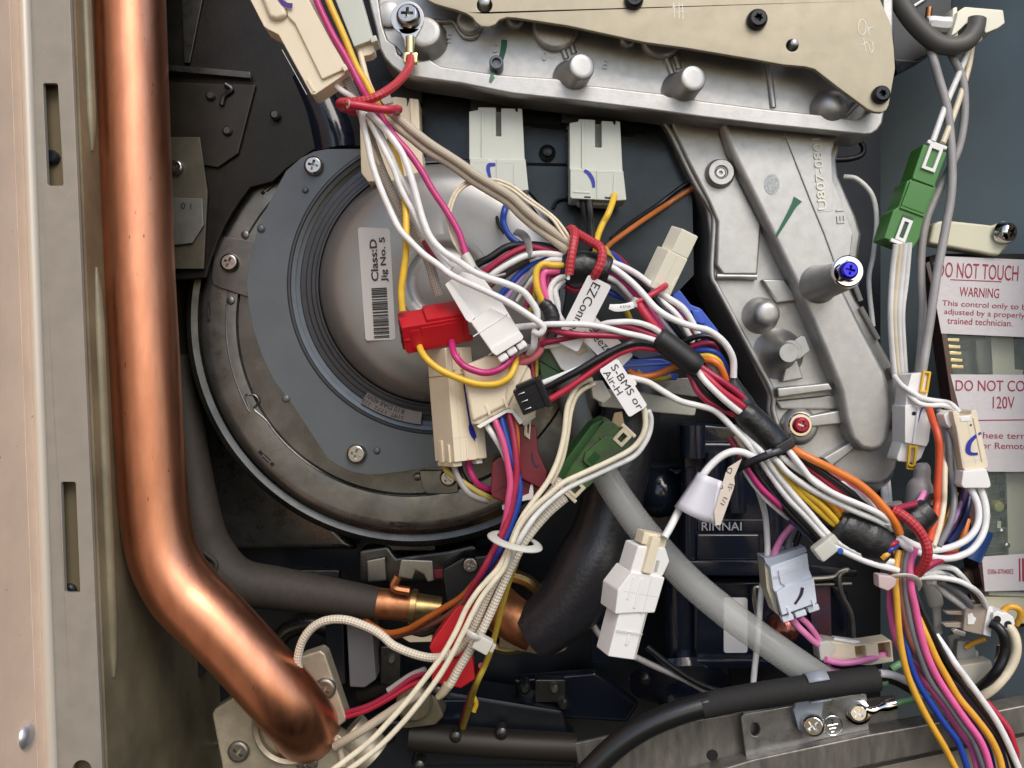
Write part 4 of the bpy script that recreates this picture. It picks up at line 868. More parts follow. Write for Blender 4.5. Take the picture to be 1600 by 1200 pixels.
# -- centre green plug, dark green plug
T = Thing('plug', 'dull green plug with cream clips and square windows', 'connector', (925, 725, -40))
f = Fr(928, 722, -24, -47, 12)
T.part('housing', MB().fprism(f, [(-70, -18), (-60, -30), (-8, -36), (20, -34), (58, -30), (66, -20), (70, 14), (60, 26), (8, 32), (0, 26), (-62, 22), (-74, 8)], -52, -6), green_dull, bevel=1.6)
T.part('cover', MB().fprism(f, [(-10, -14), (0, -20), (40, -16), (48, -6), (44, 22), (6, 30), (-8, 24)], -10, 2), green_dull, bevel=1.2)
T.part('keel', MB().fprism(f, [(-72, -24), (-30, -36), (40, -44), (62, -36), (30, -30), (-20, -24), (-60, -14)], -30, 0), dgreen_p, bevel=3)
for (x0, x1, y0, y1) in ((-6, 14, -12, 2), (-6, 16, 12, 27)): T.part('window', MB().fbox(f, x0, x1, y0, y1, -2, 2.4), dgreen_p, bevel=0.6)
def uclip(T, f, x0, x1, y0, y1, z, m, t=4.5, tail=0):
    o = [(x0, y0), (x1, y0), (x1, y1), (x0, y1)]; i = [(x0 + t, y0 + t), (x1 - t, y0 + t), (x1 - t, y1 - t), (x0 + t, y1 - t)]
    T.part('clip', MB().fprism(f, o, z - 5, z + 1, [i]), m, bevel=0.8)
    if tail: T.part('clip_bar', MB().fbox(f, (x1 if tail > 0 else x0 - 6), (x1 + 6 if tail > 0 else x0), y0 - 5, y1 + 5, z - 6, z), m, bevel=1.5)
uclip(T, f, 46, 70, -4, 16, 3, cream, 5, 1); uclip(T, f, -62, -38, -6, 18, 3, cream, 5, -1)
T.part('brown_strip', MB().fbox(f, 34, 37, -20, 8, -4, 0.6), wm('brown'), bevel=0.5)
T = Thing('plug', 'dark green plug half hidden under the white cradle', 'connector', (862, 570, -30))
T.part('housing', MB().prism([(838, 556), (850, 540), (860, 540), (890, 582), (870, 600), (846, 596)], -24, -70), dgreen_p, bevel=3)
T.part('rib', MB().tube([(842, 562), (884, 586)], 2, -24, 3, 8), dgreen_p)
# -- white paper-fold box under labels
T = Thing('plug', 'small white box plug under the two upper text labels', 'connector', (900, 560, -20))
T.part('housing', MB().prism([(858, 545), (905, 524), (932, 556), (888, 584), (876, 576)], -14, -60), white_p, bevel=3)
T.part('key', MB().prism([(892, 530), (907, 524), (920, 548), (903, 556)], -10, -20), cream, bevel=1.5)
# -- upper right ivory plug
T = Thing('plug', 'single ivory plug pointing up beside the valve arm', 'connector', (1048, 410, 0))
f = Fr(1046, 418, 10, 110.5, -24, -10)
T.part('housing', MB().fbox(f, -24, 40, -24, 14, -40, 0), ivory, bevel=2)
T.part('neck', MB().fbox(f, -62, -24, -24, 8, -38, -1), ivory, bevel=2)
T.part('mouth', MB().fbox(f, 40, 47, -20, 8, -34, -6), clear_p, bevel=1.5)
for y in (-12, -2): T.part('contact', MB().fbox(f, 44, 54, y, y + 6, -22, -8), clear_p, bevel=1.5)
# -- blue plugs
T = Thing('plug', 'blue plug behind the long white wire next to the valve arm', 'connector', (1090, 490, -50))
T.part('housing', MB().prism([(1050, 460), (1062, 452), (1080, 476), (1096, 482), (1124, 518), (1112, 536), (1078, 520), (1056, 484)], -46, -100), blue_p, bevel=3)
T.part('latch', MB().prism([(1080, 484), (1094, 484), (1104, 504), (1100, 508), (1086, 504)], -36, -50), blue_p, bevel=3)
T = Thing('plug', 'dark blue plug lying under the black shrink sleeve', 'connector', (1010, 572, -50))
T.part('housing', MB().prism([(966, 562), (1034, 560), (1050, 566), (1048, 584), (1062, 584), (1058, 594), (1044, 594), (980, 584), (964, 576)], -40, -90), blue_p, bevel=3)
T.part('rib', MB().prism([(966, 571), (1046, 566), (1046, 569), (966, 574)], -38, -42), mat("pale_blue_nylon", (0.08, 0.16, 0.5), 0.3), bevel=0.6)
T.part('back', MB().prism([(975, 548), (1005, 540), (1040, 556), (1000, 562)], -50, -90), mat("slate_nylon", (0.09, 0.10, 0.14), 0.4), bevel=3)
# -- black three pin connector
T = Thing('plug', 'small black three way plug with bright pins in front of cream plug', 'connector', (830, 620, 40))
f = Fr(832, 621, 46, -24, 6, 8)
T.part('housing', MB().fbox(f, -25, 22, -21, 21, -22, 0), black_p, bevel=1.5)
T.part('end_wall', MB().fbox(f, 14, 24, -25, 24, -24, 3), black_p, bevel=1.5)
T.part('rail', MB().fbox(f, -18, 16, -27, -19, -16, 2), black_p, bevel=1.5)
for y in (-12, 1, 14):
    T.part('pin', MB().fbox(f, -19, -8, y - 1.6, y + 1.6, -2, 1.2), chrome, bevel=0.8)
for y in (-6, 7): T.part('groove', MB().fbox(f, -24, 14, y - .6, y + .6, -1, 0.8), hole_shade)
# -- centre bottom white plug
T = Thing('plug', 'large white two piece plug hanging at bottom centre', 'connector', (1000, 935, 0))
f = Fr(1001, 930, 40, 104.5, -22)
T.part('housing', MB().fprism(f, [(-34, -36), (24, -34), (26, -22), (28, -4), (36, 36), (-2, 42), (-34, 26)], -52, 0), white_p, bevel=2.5)
T.part('insert', MB().fbox(f, 20, 104, -22, 27, -46, -4), white_p, bevel=2.5)
T.part('collar', MB().fprism(f, [(-80, -26), (-60, -40), (-34, -34), (-30, -6), (-30, 26), (-74, 24)], -46, -4), white_p, bevel=3)
T.part('latch', MB().fbox(f, -94, -36, -8, 8, -30, 4), cream, bevel=2)
T.part('top_rib', MB().fbox(f, -98, -78, -26, 18, -30, -6), cream, bevel=2)
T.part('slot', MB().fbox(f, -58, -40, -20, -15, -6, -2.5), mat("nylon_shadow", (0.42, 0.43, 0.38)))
T.part('bump', MB().flathe(Fr(968, 948, 12, 0, 0, 25), [(16, -4), (15, 4), (10, 12), (4, 15)], 20), white_p)
T.part('pip', MB().fbox(f, 60, 82, -2, 3, -5, -1.5), white_p, bevel=1.5)
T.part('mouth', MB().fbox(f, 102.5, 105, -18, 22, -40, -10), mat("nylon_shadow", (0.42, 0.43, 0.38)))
T.part('dot', MB().flathe(Fr(964, 935, 19, 0), [(2, 0), (2, .4)], 10), ink)
# -- blue white plug lower right
T = Thing('plug', 'bluish white plug with short blue pen mark and pink wires', 'connector', (1236, 910, -60))
b_ = T.part('housing', MB().prism([(1203, 886), (1262, 864), (1265, 890), (1272, 908), (1277, 942), (1222, 962), (1216, 930), (1208, 922)], -40, -90), blue_white, bevel=2.5)
T.part('step', MB().prism([(1213, 926), (1228, 916), (1272, 903), (1277, 942), (1222, 962)], -33, -44), blue_white, bevel=2)
T.part('latch', MB().prism([(1216, 892), (1254, 878), (1258, 912), (1234, 920), (1220, 912)], -36, -42), blue_white, bevel=1.5)
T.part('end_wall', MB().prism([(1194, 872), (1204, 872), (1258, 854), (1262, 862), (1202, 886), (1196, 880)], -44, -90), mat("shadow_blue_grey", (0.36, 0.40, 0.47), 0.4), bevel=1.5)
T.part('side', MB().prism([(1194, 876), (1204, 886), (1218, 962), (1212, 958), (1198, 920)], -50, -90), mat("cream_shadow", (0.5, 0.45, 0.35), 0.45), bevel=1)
for (x, y) in ((1230, 964), (1250, 957), (1270, 949)): T.part('end_lug', MB().fbox(Fr(x, y, -44, -18), -9, 9, -4, 6, -12, 4), blue_white, bevel=2)
pen(T, T.o, [(1254, 918), (1252, 928), (1247, 937), (1242, 944)], [5, 5, 4, 4], -32.6, ink_n)
# -- cream terminal with pink wires
T = Thing('plug', 'open cream terminal holder with pink wire across it', 'connector', (1340, 1016, -90))
T.part('housing', MB().prism([(1282, 1004), (1290, 1000), (1338, 1008), (1392, 1000), (1397, 1034), (1360, 1040), (1292, 1036), (1284, 1026)], -84, -120, [[(1336, 1010), (1352, 1008), (1354, 1028), (1338, 1028)], [(1372, 1006), (1390, 1004), (1392, 1028), (1374, 1028)]]), cream, bevel=2)
T.part('floor', MB().prism([(1334, 1006), (1394, 1002), (1395, 1032), (1336, 1032)], -108, -120), mat("amber_nylon", (0.42, 0.28, 0.12), 0.5))
T.part('boot', MB().prism([(1278, 1004), (1296, 1000), (1308, 1012), (1300, 1030), (1282, 1034)], -74, -110), clear_p, bevel=4)
T.part('back_edge', MB().prism([(1304, 996), (1344, 1002), (1344, 1008), (1302, 1002)], -96, -110), white_p, bevel=1)
# -- right white plug
T = Thing('plug', 'tall cream white plug with blue bracket mark over the warning label', 'connector', (1515, 700, -60))
f = Fr(1516, 690, -40, 78.5, 0)
T.part('housing', MB().prism([(1488, 643), (1496, 641), (1499, 650), (1517, 648), (1518, 641), (1526, 640), (1530, 660), (1545, 728), (1543, 732), (1508, 736), (1504, 730), (1494, 670)], -40, -96), cream, bevel=2)
T.part('side_latch', MB().prism([(1474, 648), (1486, 641), (1490, 664), (1484, 670), (1478, 662)], -52, -80), white_p, bevel=2.5)
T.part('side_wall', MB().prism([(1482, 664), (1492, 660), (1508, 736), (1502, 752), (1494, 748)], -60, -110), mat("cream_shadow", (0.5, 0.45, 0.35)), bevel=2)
T.part('top_recess', MB().prism([(1500, 651), (1516, 650), (1518, 658), (1501, 659)], -39, -44), white_p, bevel=1)
T.part('end_cap', MB().prism([(1505, 736), (1542, 732), (1548, 752), (1549, 760), (1545, 763), (1506, 763), (1502, 758), (1504, 745)], -34, -90), white_p, bevel=2.5)
T.part('dot', MB().flathe(Fr(1517, 664, -39.6, 0), [(1.6, 0), (1.6, .4)], 10), ink)
pen(T, T.o, [(1533, 676), (1524, 682), (1515, 692), (1513, 704), (1518, 709), (1528, 709)], [3, 5, 7, 8, 5, 4], -39.4)
# -- white plug with yellow clips
T = Thing('plug', 'white plug with two yellow clips beside the valve arm', 'connector', (1430, 660, -110))
T.part('housing', MB().prism([(1424, 584), (1455, 580), (1448, 630), (1414, 640), (1418, 606)], -104, -150), white_p, bevel=2)
T.part('housing', MB().prism([(1414, 634), (1440, 626), (1458, 644), (1452, 690), (1448, 698), (1414, 692)], -98, -150), white_p, bevel=2)
T.part('foot', MB().prism([(1410, 690), (1448, 696), (1440, 716), (1430, 724), (1403, 721), (1401, 716)], -108, -150), white_p, bevel=3)
T.part('rib', MB().prism([(1434, 636), (1438, 636), (1430, 694), (1426, 694)], -94, -99), white_p, bevel=1)
fy = Fr(1447, 594, -100, 99); uclip(T, fy, -14, 20, -6, 7, 0, yellow_p, 3.5)
fy = Fr(1425, 712, -98, 96); uclip(T, fy, -16, 20, -7, 6, 0, yellow_p, 3.5, 0)
T.part('clip_bar', MB().fbox(fy, 14, 22, -11, 6, -4, 1), yellow_p, bevel=1)
T.part('hole_disc', MB().flathe(Fr(1428, 646, -97.6, 0), [(3.2, 0), (3.2, .3)], 14), hole_shade)
pen(T, T.o, [(1434, 660), (1440, 640), (1446, 636), (1452, 637)], [2, 2, 3, 2], -97.4)
# -- green plug at right
T = Thing('plug', 'long bright green plug between white wires at the right', 'connector', (1435, 300, -130))
f = Fr(1434, 300, -120, 110.5)
T.part('housing', MB().fprism(f, [(-74, -22), (-20, -22), (-14, -26), (40, -24), (66, -28), (86, -24), (86, 24), (40, 26), (32, 20), (-10, 22), (-16, 16), (-74, 18)], -46, 0), green_p, bevel=2.5)
T.part('cover', MB().fprism(f, [(-14, -22), (30, -20), (30, 18), (-12, 18)], -4, 4), green_p, bevel=2)
T.part('channel', MB().fbox(f, 40, 86, -8, 10, -4, 1.2), dgreen_p, bevel=1)
uclip(T, f, -76, -36, -13, 9, 3, white_p, 5, -1); uclip(T, f, 46, 82, -8, 9, 3, white_p, 5, 1)
# -- brown clear terminal block lower right
T = Thing('terminal_block', 'clear brown and white terminal block with thick black and white wires', 'connector', (1535, 970, -90))
clr_b = mat("clear_brown", (0.52, 0.42, 0.34), 0.25, 0, 0.03, 4, trans=0.3)
T.part('housing', MB().prism([(1508, 950), (1514, 945), (1548, 946), (1552, 952), (1550, 990), (1540, 994), (1505, 986)], -84, -124), clr_b, bevel=3)
T.part('collar', MB().prism([(1544, 948), (1552, 948), (1549, 996), (1536, 992), (1538, 980)], -80, -124), white_p, bevel=2)
T.part('prong', MB().prism([(1475, 955), (1510, 954), (1510, 962), (1480, 960)], -92, -104), clr_b, bevel=1.5); T.part('prong', MB().prism([(1472, 974), (1508, 972), (1508, 982), (1478, 980)], -92, -104), clr_b, bevel=1.5)
T.part('contact', MB().prism([(1488, 986), (1494, 983), (1510, 988), (1508, 996), (1490, 992)], -80, -90), galv_l, bevel=1.5)
T.part('patch', MB().prism([(1512, 960), (1520, 958), (1522, 964), (1526, 966), (1522, 976), (1512, 976)], -82, -86), white_p, bevel=1)
T.part('outer_block', MB().prism([(1552, 958), (1560, 954), (1566, 958), (1572, 956), (1584, 964), (1587, 974), (1582, 984), (1560, 986), (1550, 978)], -72, -116), white_p, bevel=2.5)
for (x, y, m) in ((1558, 968, hole_shade), (1575, 976, hole_shade)): T.part('wire_hole_disc', MB().flathe(Fr(x, y, -71.6, 0), [(6, 0), (6, .4)], 16), m)
# ---------------------------------------------------------------- mould detail: seams, ribs, dark patches for cavities
shade_n = mat("seam_shadow", (0.60, 0.58, 0.52), 0.5)
def detail(root, f, seams=(), ribs=(), pits=(), m=None, z=0.0):
    o = bpy.data.objects[root] if isinstance(root, str) else root
    if seams:
        mb = MB()
        for x0, y0, x1, y1 in seams: mb.fbox(f, x0, x1, y0, y1, z - 1, z + 0.25)
        mb.build('mould_seam', shade_n, o, smooth=False)
    for x0, y0, x1, y1, t in ribs: MB().fbox(f, x0, x1, y0, y1, z - 1, z + t).build('mould_rib', m, o, bevel=0.6)
    for x0, y0, x1, y1 in pits: MB().fbox(f, x0, x1, y0, y1, z - 2, z + 0.3).build('cavity_shade', hole_shade, o, smooth=False)  # dark boxes on the face paint the shade of cavities
def plug_like(words):
    return next(o for o in COL.objects if o.parent is None and o.get('label', '').startswith(words))
f = Fr(1001, 930, 40, 104.5, -22)
detail(plug_like('large white two piece'), f, seams=[(-30, -12, 30, -11.2), (22, -20, 102, -19.2), (-2, -34, -1.2, 30), (60, -22, 60.8, 26)], ribs=[(-26, 4, 22, 8, 1.6), (-26, 20, 10, 23, 1.6)], m=white_p)
f = Fr(1516, 690, -40, 78.5, 0)
detail(plug_like('tall cream white plug'), f, seams=[(-38, -2, 36, -1.2), (-30, 16, 38, 16.8), (30, -18, 30.8, 18)], ribs=[(-36, -14, 34, -11, 1.5)], m=cream)
f = Fr(700, 585, 0, 85.5, -34)
detail(plug_like('long cream plug'), f, seams=[(6, -12, 134, -11.2), (100, -58, 100.8, -2), (40, -50, 110, -49.4)], ribs=[(104, -26, 136, -22, 1.5), (104, -44, 136, -40, 1.5)], m=cream, z=0.2)
f = Fr(681, 503, 20, -4, 33, -12)
detail(plug_like('bright red three way'), f, ribs=[(44, 4, 50, 42, 2), (-52, 22, -44, 24, 1.6)], m=red_p, z=0.5)
f = Fr(1434, 300, -120, 110.5)
detail(plug_like('long bright green'), f, ribs=[(-20, -20, -16, 16, 3), (30, -22, 34, 18, 3)], m=green_p)
f = Fr(1046, 418, 10, 110.5, -24, -10)
detail(plug_like('single ivory plug'), f, seams=[(-22, -4, 38, -3.4), (30, -22, 30.6, 12)], ribs=[(10, -22, 36, -18, 1.2)], m=ivory)
for nm, (cx, cy, h, a) in (('white two way plug', (776, 272, -138, 2)), ('white plug under manifold with curved', (932, 286, -138, 3))):
    f = Fr(cx, cy, h, a); detail(plug_like(nm), f, seams=[(-40, -18, 42, -17.3), (16, -20, 16.7, 22)], ribs=[(26, -16, 30, 16, 1.2), (-36, 14, -10, 17, 1.0)], pits=[(-18, 21.5, -8, 24), (14, 21, 24, 23.5)], m=grn_white)
f = Fr(452, 60, 16, 61)
detail(plug_like('cream white plug at top left'), f, seams=[(10, 18, 90, 18.8)], ribs=[(70, 4, 92, 8, 2)], m=cream)
f = Fr(780, 610, 14, -22)
detail(plug_like('wide cream plug'), f, seams=[(-40, 30, 34, 30.8), (-44, -6, 30, -5.2)], ribs=[(-30, 12, -26, 30, 1.4), (0, 12, 4, 30, 1.4), (18, 12, 22, 30, 1.4)], m=cream)
f = Fr(1240, 915, -36, -18)
detail(plug_like('bluish white plug'), f, seams=[(-26, -22, 20, -21.3)], ribs=[(-22, 28, -18, 40, 5), (18, 28, 22, 40, 5)], m=blue_white)
f = Fr(776, 520, 44, -33)
detail(plug_like('white plug with three end lugs'), f, seams=[(-30, 22, 30, 22.8)], ribs=[(-34, -16, 30, -14, 1)], m=white_p)
# ---------------------------------------------------------------- text flags and tags
def flag(label, px, py, h, ang, ln, wd, lines, m=paper, name='wire_label', rx=0, ry=0):
    T = Thing(name, label, 'label', (px, py, h)); f = Fr(px, py, h, ang, rx, ry)
    b = T.part('sheet', MB().fprism(f, rrect(-ln / 2, -wd / 2, ln / 2, wd / 2, 4), -0.8, 0), m, bevel=0.2)
    for (s, x, y, w, hh) in lines: text(b, s, Fr(*f_at(f, px, py, x, y, ang), h, ang, rx, ry) if False else sub(f, x, y), w, hh, ink)
    return T
class sub(Fr):
    def __init__(s, f, x, y, z=0, ang=0):
        a = math.radians(ang); c, n = math.cos(a), math.sin(a)
        s.o = f.p(x, y, z); s.k = f.k; s.ex = f.ex * c + f.ey * n; s.ey = f.ey * c - f.ex * n; s.ez = f.ez; s.h = f.h
flag('white flag label reading EZConnect hanging from the black tape', 911, 490, 34, 116.5, 116, 40, [("EZConnect", -3, 2, 96, 14)], ry=-11)
flag('white flag label reading Freeze lying under the red and white wires', 942, 535, 14, 45, 96, 40, [("Freeze", -6, 1, 50, 13)])
flag('white flag label with S-BMS or Air-H in two lines', 974, 606, 62, 57.5, 88, 34, [("S-BMS or", 2, -6, 80, 11.5), ("Air-H", -16, 9, 42, 11)])
T = Thing('wire_tag', 'small white tag with tiny print on the red lead', 'label', (970, 477, 30))
T.part('strip', MB().tube([(952, 479), (962, 481), (976, 480), (990, 476)], [4, 6, 6, 5.5], 32, 6, 10, 0.2), paper)
f = Fr(977, 479, 33.5, -5); text(T.o, "P-571A", f, 16, 4, ink, z=0.6)
T.part('wrap', MB().tube([(990, 479), (996, 467)], 7.5, 26, 4, 14), clear_p)
# curled tag
T = Thing('wire_tag', 'curled white paper tag wrapped round the single white wire', 'label', (1100, 775, 20))
A, B_, Cc, Dd = (1091, 738), (1131, 753), (1125, 821), (1054, 792)
mb = MB(); n = 14; m_ = 6
for j in range(m_ + 1):
    v = j / m_
    for i in range(n + 1):
        u = i / n; x = (1 - v) * (A[0] * (1 - u) + B_[0] * u) + v * (Dd[0] * (1 - u) + Cc[0] * u); y = (1 - v) * (A[1] * (1 - u) + B_[1] * u) + v * (Dd[1] * (1 - u) + Cc[1] * u)
        y += 4 * math.sin(math.pi * u) * v
        mb.v.append(W(x, y, 16 + 30 * math.sin(math.pi * min(1, u * 1.25 + 0.02)) ** 0.6 * (1 - 0.3 * u) + 6 * u))
for j in range(m_):
    for i in range(n):
        a = j * (n + 1) + i; mb.f.append((a, a + 1, a + n + 2, a + n + 1))
T.part('sheet', mb, mat('paper_lilac_shade', (0.70, 0.68, 0.74), 0.5), open_=True).modifiers.new('solid', 'SOLIDIFY').thickness = 0.8 * S  # white paper; its lilac shading is tinted into the colour
tan_paper = mat("tan_paper", (0.70, 0.60, 0.50), 0.5, 0, 0, 3, 0.1, 30)
fl2 = T.part('flap', MB().prism([(1130, 752), (1134, 738), (1138, 730), (1159, 717), (1147, 746), (1148, 756), (1146, 764), (1126, 820), (1118, 821), (1116, 800)], 26, 25.2), tan_paper)
for s_, x, y, w, hh, a in (("D", 1140, 735, 9, 8, -60), ("-55", 1141, 761, 12, 7, -62), ("V", 1128, 762, 9, 4, -62), ("1/1", 1131, 783, 12, 7, -62)): text(fl2, s_, Fr(x, y, 26, a), w, hh, ink, z=0.5)
# ================================================================ RIGHT SIDE: control box
T = Thing('control_box', 'control box with clear cover and red printed warning labels', 'control box', (1560, 660, -230))
T.part('rear_tray', MB().prism([(1452, 400), (1470, 396), (1760, 396), (1760, 980), (1534, 980), (1495, 700)], -262, -300), mat("dark_tray", (0.03, 0.03, 0.028), 0.4), bevel=2)
T.part('board', MB().prism([(1475, 530), (1760, 530), (1760, 930), (1540, 930), (1512, 740)], -254, -261), board_m, bevel=1)
T.part('cover_edge', MB().prism([(1446, 412), (1453, 408), (1460, 440), (1480, 520), (1490, 590), (1506, 680), (1522, 780), (1536, 860), (1546, 930), (1538, 930), (1524, 860), (1508, 770), (1484, 610), (1468, 500)], -212, -250), mat("maroon_clear", (0.09, 0.05, 0.05), 0.12, 0, trans=0.2), bevel=1.5)
for (x0, x1, y0, y1, h) in ((1548, 1584, 520, 600, -244), (1572, 1620, 734, 880, -244), (1524, 1700, 932, 975, -226)):
    T.part('cream_rail', MB().prism([(x0, y0), (x1, y0), (x1 + 4, y1), (x0 + 4, y1)], h, h - 20), pcb_cream, bevel=3)
T.part('cream_ledge', MB().prism([(1526, 922), (1700, 930), (1700, 936), (1530, 930)], -222, -236), pcb_cream, bevel=1.5)
ar = T.part('cream_arm', MB().prism([(1464, 346), (1480, 344), (1537, 350), (1552, 352), (1572, 344), (1584, 356), (1582, 376), (1562, 399), (1548, 398), (1530, 394), (1452, 380), (1458, 352)], -200, -236), pcb_cream, bevel=5, bseg=3)
screw(T.o, 1566, 364, -198, 17, chrome, 'cross', 30, rx=-10, ry=-28, tall=0.95)
for i, y in enumerate((531, 542, 552, 563, 573)):
    T.part('terminal_pin', MB().fbox(Fr(1488 + i * 1.6, y, -236, 2), -9, 10, -3, 3, -3, 3), gold, bevel=1)
T.part('capacitor', MB().tube([(1512, 872), (1532, 826)], 20, -225, 4, 20), mat("blue_film", (0.02, 0.06, 0.20), 0.25))
for (x, y, r, m) in ((1555, 790, 9, mat("led_yellow", (0.42, 0.42, 0.12), 0.3)), (1560, 828, 5, chrome), (1568, 850, 5, chrome), (1510, 900, 14, mat("brown_part", (0.10, 0.06, 0.05), 0.4)), (1524, 896, 6, galv)):
    T.part('board_component', MB().flathe(Fr(x, y, -254, 0), [(r, 0), (r, 8), (r * .8, 12), (r * .3, 13)], 18), m)
rb = random.Random(11)
for i in range(34):
    x, y = rb.uniform(1500, 1640), rb.uniform(535, 920)
    if y > 740 or y < 585 or x > 1600:
        w, hgt = rb.uniform(3, 9), rb.uniform(3, 7); x = max(x, 1495 + (y - 530) * 0.16)
        T.part('board_component', MB().fbox(Fr(x, y, -254, rb.choice((4, 94))), -w, w, -hgt, hgt, 0, rb.uniform(3, 9)), rb.choice((black_p, pcb_cream, galv_d, mat("tan_part", (0.30, 0.22, 0.12), 0.4), mat("brown_part", (0.10, 0.06, 0.05), 0.4))), bevel=0.6)
mb = MB()
for i in range(14):
    y = 745 + i * 12; x0 = 1530 + (y - 740) * 0.12; mb.tube([(x0, y), (x0 + rb.uniform(14, 30), y + rb.uniform(-3, 3)), (x0 + rb.uniform(36, 60), y + rb.uniform(-8, 8))], 0.9, -253.6, 2, 4)
T.part('solder_track', mb, mat("solder", (0.32, 0.34, 0.24), 0.3, 0.5))
T.part('relay_housing', MB().prism([(1524, 530), (1546, 530), (1548, 584), (1528, 584)], -240, -254), mat("smoky_clear", (0.12, 0.13, 0.12), 0.1), bevel=2)
T.part('bright_strip', MB().tube([(1526, 556), (1530, 580)], 1.6, -238, 4, 6), chrome)
T.part('clear_cover', MB().prism([(1458, 410), (1760, 404), (1760, 928), (1548, 928), (1490, 590)], -214, -217), cover_c, bevel=0.5)
def plate(pts, h, lines, lab):
    p = T.part('warning_label', MB().prism(pts, h, h - 1.2), paper_p, label=lab, bevel=0.2)
    for (s, x, y, w, hh, a) in lines: text(p, s, Fr(x, y, h, a), w, hh, ink_r, z=0.6)
    return p
l1 = plate([(1469, 400), (1700, 410), (1716, 532), (1471, 521), (1456, 440)], -211, [("DO NOT TOUCH", 1528, 424, 126, 24, 3.0), ("WARNING", 1530, 457, 62, 15, 3), ("This control only to be", 1541, 478, 138, 11, 3), ("adjusted by a properly", 1538, 491, 126, 11, 3), ("trained technician.", 1531, 503, 102, 10, 2.5)], 'white label with maroon text Do not touch warning')
T.part('rule', MB().prism([(1485, 436.2), (1565, 439.4), (1565, 440.8), (1485, 437.6)], -210.4, -210.7), ink_r, l1)
l2 = plate([(1485, 585), (1700, 586), (1716, 738), (1545, 737), (1520, 720)], -211, [("DO NOT CONNECT", 1579, 603, 172, 17, 0.5), ("120V", 1568, 629, 34, 19, 0.5), ("these terminals are", 1598, 681, 138, 10, 1), ("for Remote Control", 1596, 697, 134, 10, 1)], 'white label with maroon text Do not connect 120V')
T.part('rule', MB().prism([(1520, 656), (1720, 654), (1720, 655.6), (1520, 657.6)], -210.4, -210.7), ink_r, l2)
l3 = plate([(1534, 870), (1700, 858), (1700, 920), (1539, 924)], -211, [("0306-0704002", 1563, 893, 40, 8, -0.5)], 'small white label with red serial number')
mb = MB(); f = Fr(1612, 890, -211, -1)
for i in range(8): mb.fbox(f, -20 + i * 5, -18 + i * 5 + (i % 3) * 0.8, -18, 18, 0.3, 0.8)
T.part('barcode', mb, ink_r, l3, smooth=False)
# -- clip and grey cables
T = Thing('cable_clip', 'cream nylon cable clip holding the thick grey cable at top right', 'clip', (1525, 35, -150))
T.part('block', MB().prism([(1496, 18), (1508, 10), (1568, 15), (1571, 36), (1560, 44), (1540, 52), (1536, 40), (1510, 37), (1494, 52), (1486, 56), (1494, 30)], -130, -190), ivory, bevel=2.5)
T.part('tab', MB().prism([(1489, 12), (1496, 10), (1498, 60), (1486, 58)], -140, -190), ivory, bevel=2)
T.part('loop', MB().prism([(1528, 40), (1538, 40), (1536, 62), (1524, 70), (1518, 66)], -146, -180), ivory, bevel=2.5)
solo('wire_nut', 'small white wire nut beside the thick top right grey cable', 'fastener', MB().tube([(1448, 36), (1454, 36), (1470, 38), (1484, 38), (1489, 38)], [9, 11.5, 12, 11.5, 6], -150, 4, 8), white_p)
solo('grey_hose', 'thick grey cable looping through the clip at top right', 'cable', MB().tube([(1385, -60), (1400, -14), (1414, 16), (1436, 44), (1462, 66), (1486, 72), (1508, 66), (1522, 48), (1526, 30)], 14.5, -132, 8, 22), mat("grey_hose", (0.10, 0.095, 0.085), 0.5, 0, 0.05, 3))
T = Thing('dark_bracket', 'black bracket in shadow at the top right corner', 'bracket', (1440, 40, -260))
T.part('block', MB().prism([(1392, 20), (1420, -30), (1490, -30), (1488, 60), (1452, 86), (1400, 110), (1396, 90)], -240, -300), black_p, bevel=4)
T.part('arm', MB().prism([(1398, 92), (1440, 96), (1402, 116)], -230, -250), mat("dark_plate", (0.035, 0.040, 0.038)), bevel=2)
T.part('bright_edge', MB().prism([(1420, 12), (1448, -6), (1452, -4), (1424, 15)], -232, -240), galv_l, bevel=1)
T.part('copper_stub', MB().tube([(1452, 12), (1450, 30)], 5, -220, 4, 10), copper2)
wire('lgrey', 7, [(1450, 60, -170), (1456, 86, -140), (1468, 124), (1480, 174), (1487, 240), (1487, 300), (1477, 360), (1464, 430), (1449, 530), (1441, 585, -120), (1432, 640, -180)], 'grey cable with fine print crossing in front of the other grey cable', -110, n=8, seg=14, name='cable', cat='cable')
wire('lgrey', 6.5, [(1478, 60, -170), (1488, 88, -150), (1503, 120), (1508, 160), (1505, 200), (1496, 240), (1470, 290), (1450, 335), (1441, 380), (1439, 433), (1441, 490), (1436, 567, -150), (1428, 620, -190)], 'grey cable bowing right behind the first grey cable', -134, n=8, seg=14, name='cable', cat='cable')
wire('white', 5, [(1516, 60), (1505, 100), (1480, 160), (1457, 222, -120)], 'white wire from the clip to the green plug, left of two', -150)
wire('cream', 5, [(1520, 64), (1512, 110), (1494, 170), (1473, 224, -122)], 'white wire from the clip to the green plug, right of two', -156)
for i, (dx, a) in enumerate(((0, 0), (6, 3), (13, 5), (19, 8))):
    wire('white' if i != 1 else 'cream', 4.6, [(1400 + dx * 1.1, 382 - i, -112), (1394 + dx * 1.15, 430 + a), (1391 + dx, 490), (1394 + dx, 550), (1402 + dx * .8, 620, -170)], ('leftmost white', 'cream', 'third white', 'rightmost white')[i] + ' wire in the row of four below the bright green plug', -132, 'wires below the green plug')
wire('white', 4, [(1318, 276, -240), (1340, 280), (1362, 305), (1370, 345), (1364, 400), (1358, 440), (1364, 510)], 'thin white wire arching over the teal wall right of valve arm', -230)
wire('black', 4.5, [(1300, 250), (1325, 249), (1344, 244), (1350, 232), (1343, 222), (1330, 220)], 'black wire looping out from behind the valve arm', -330)
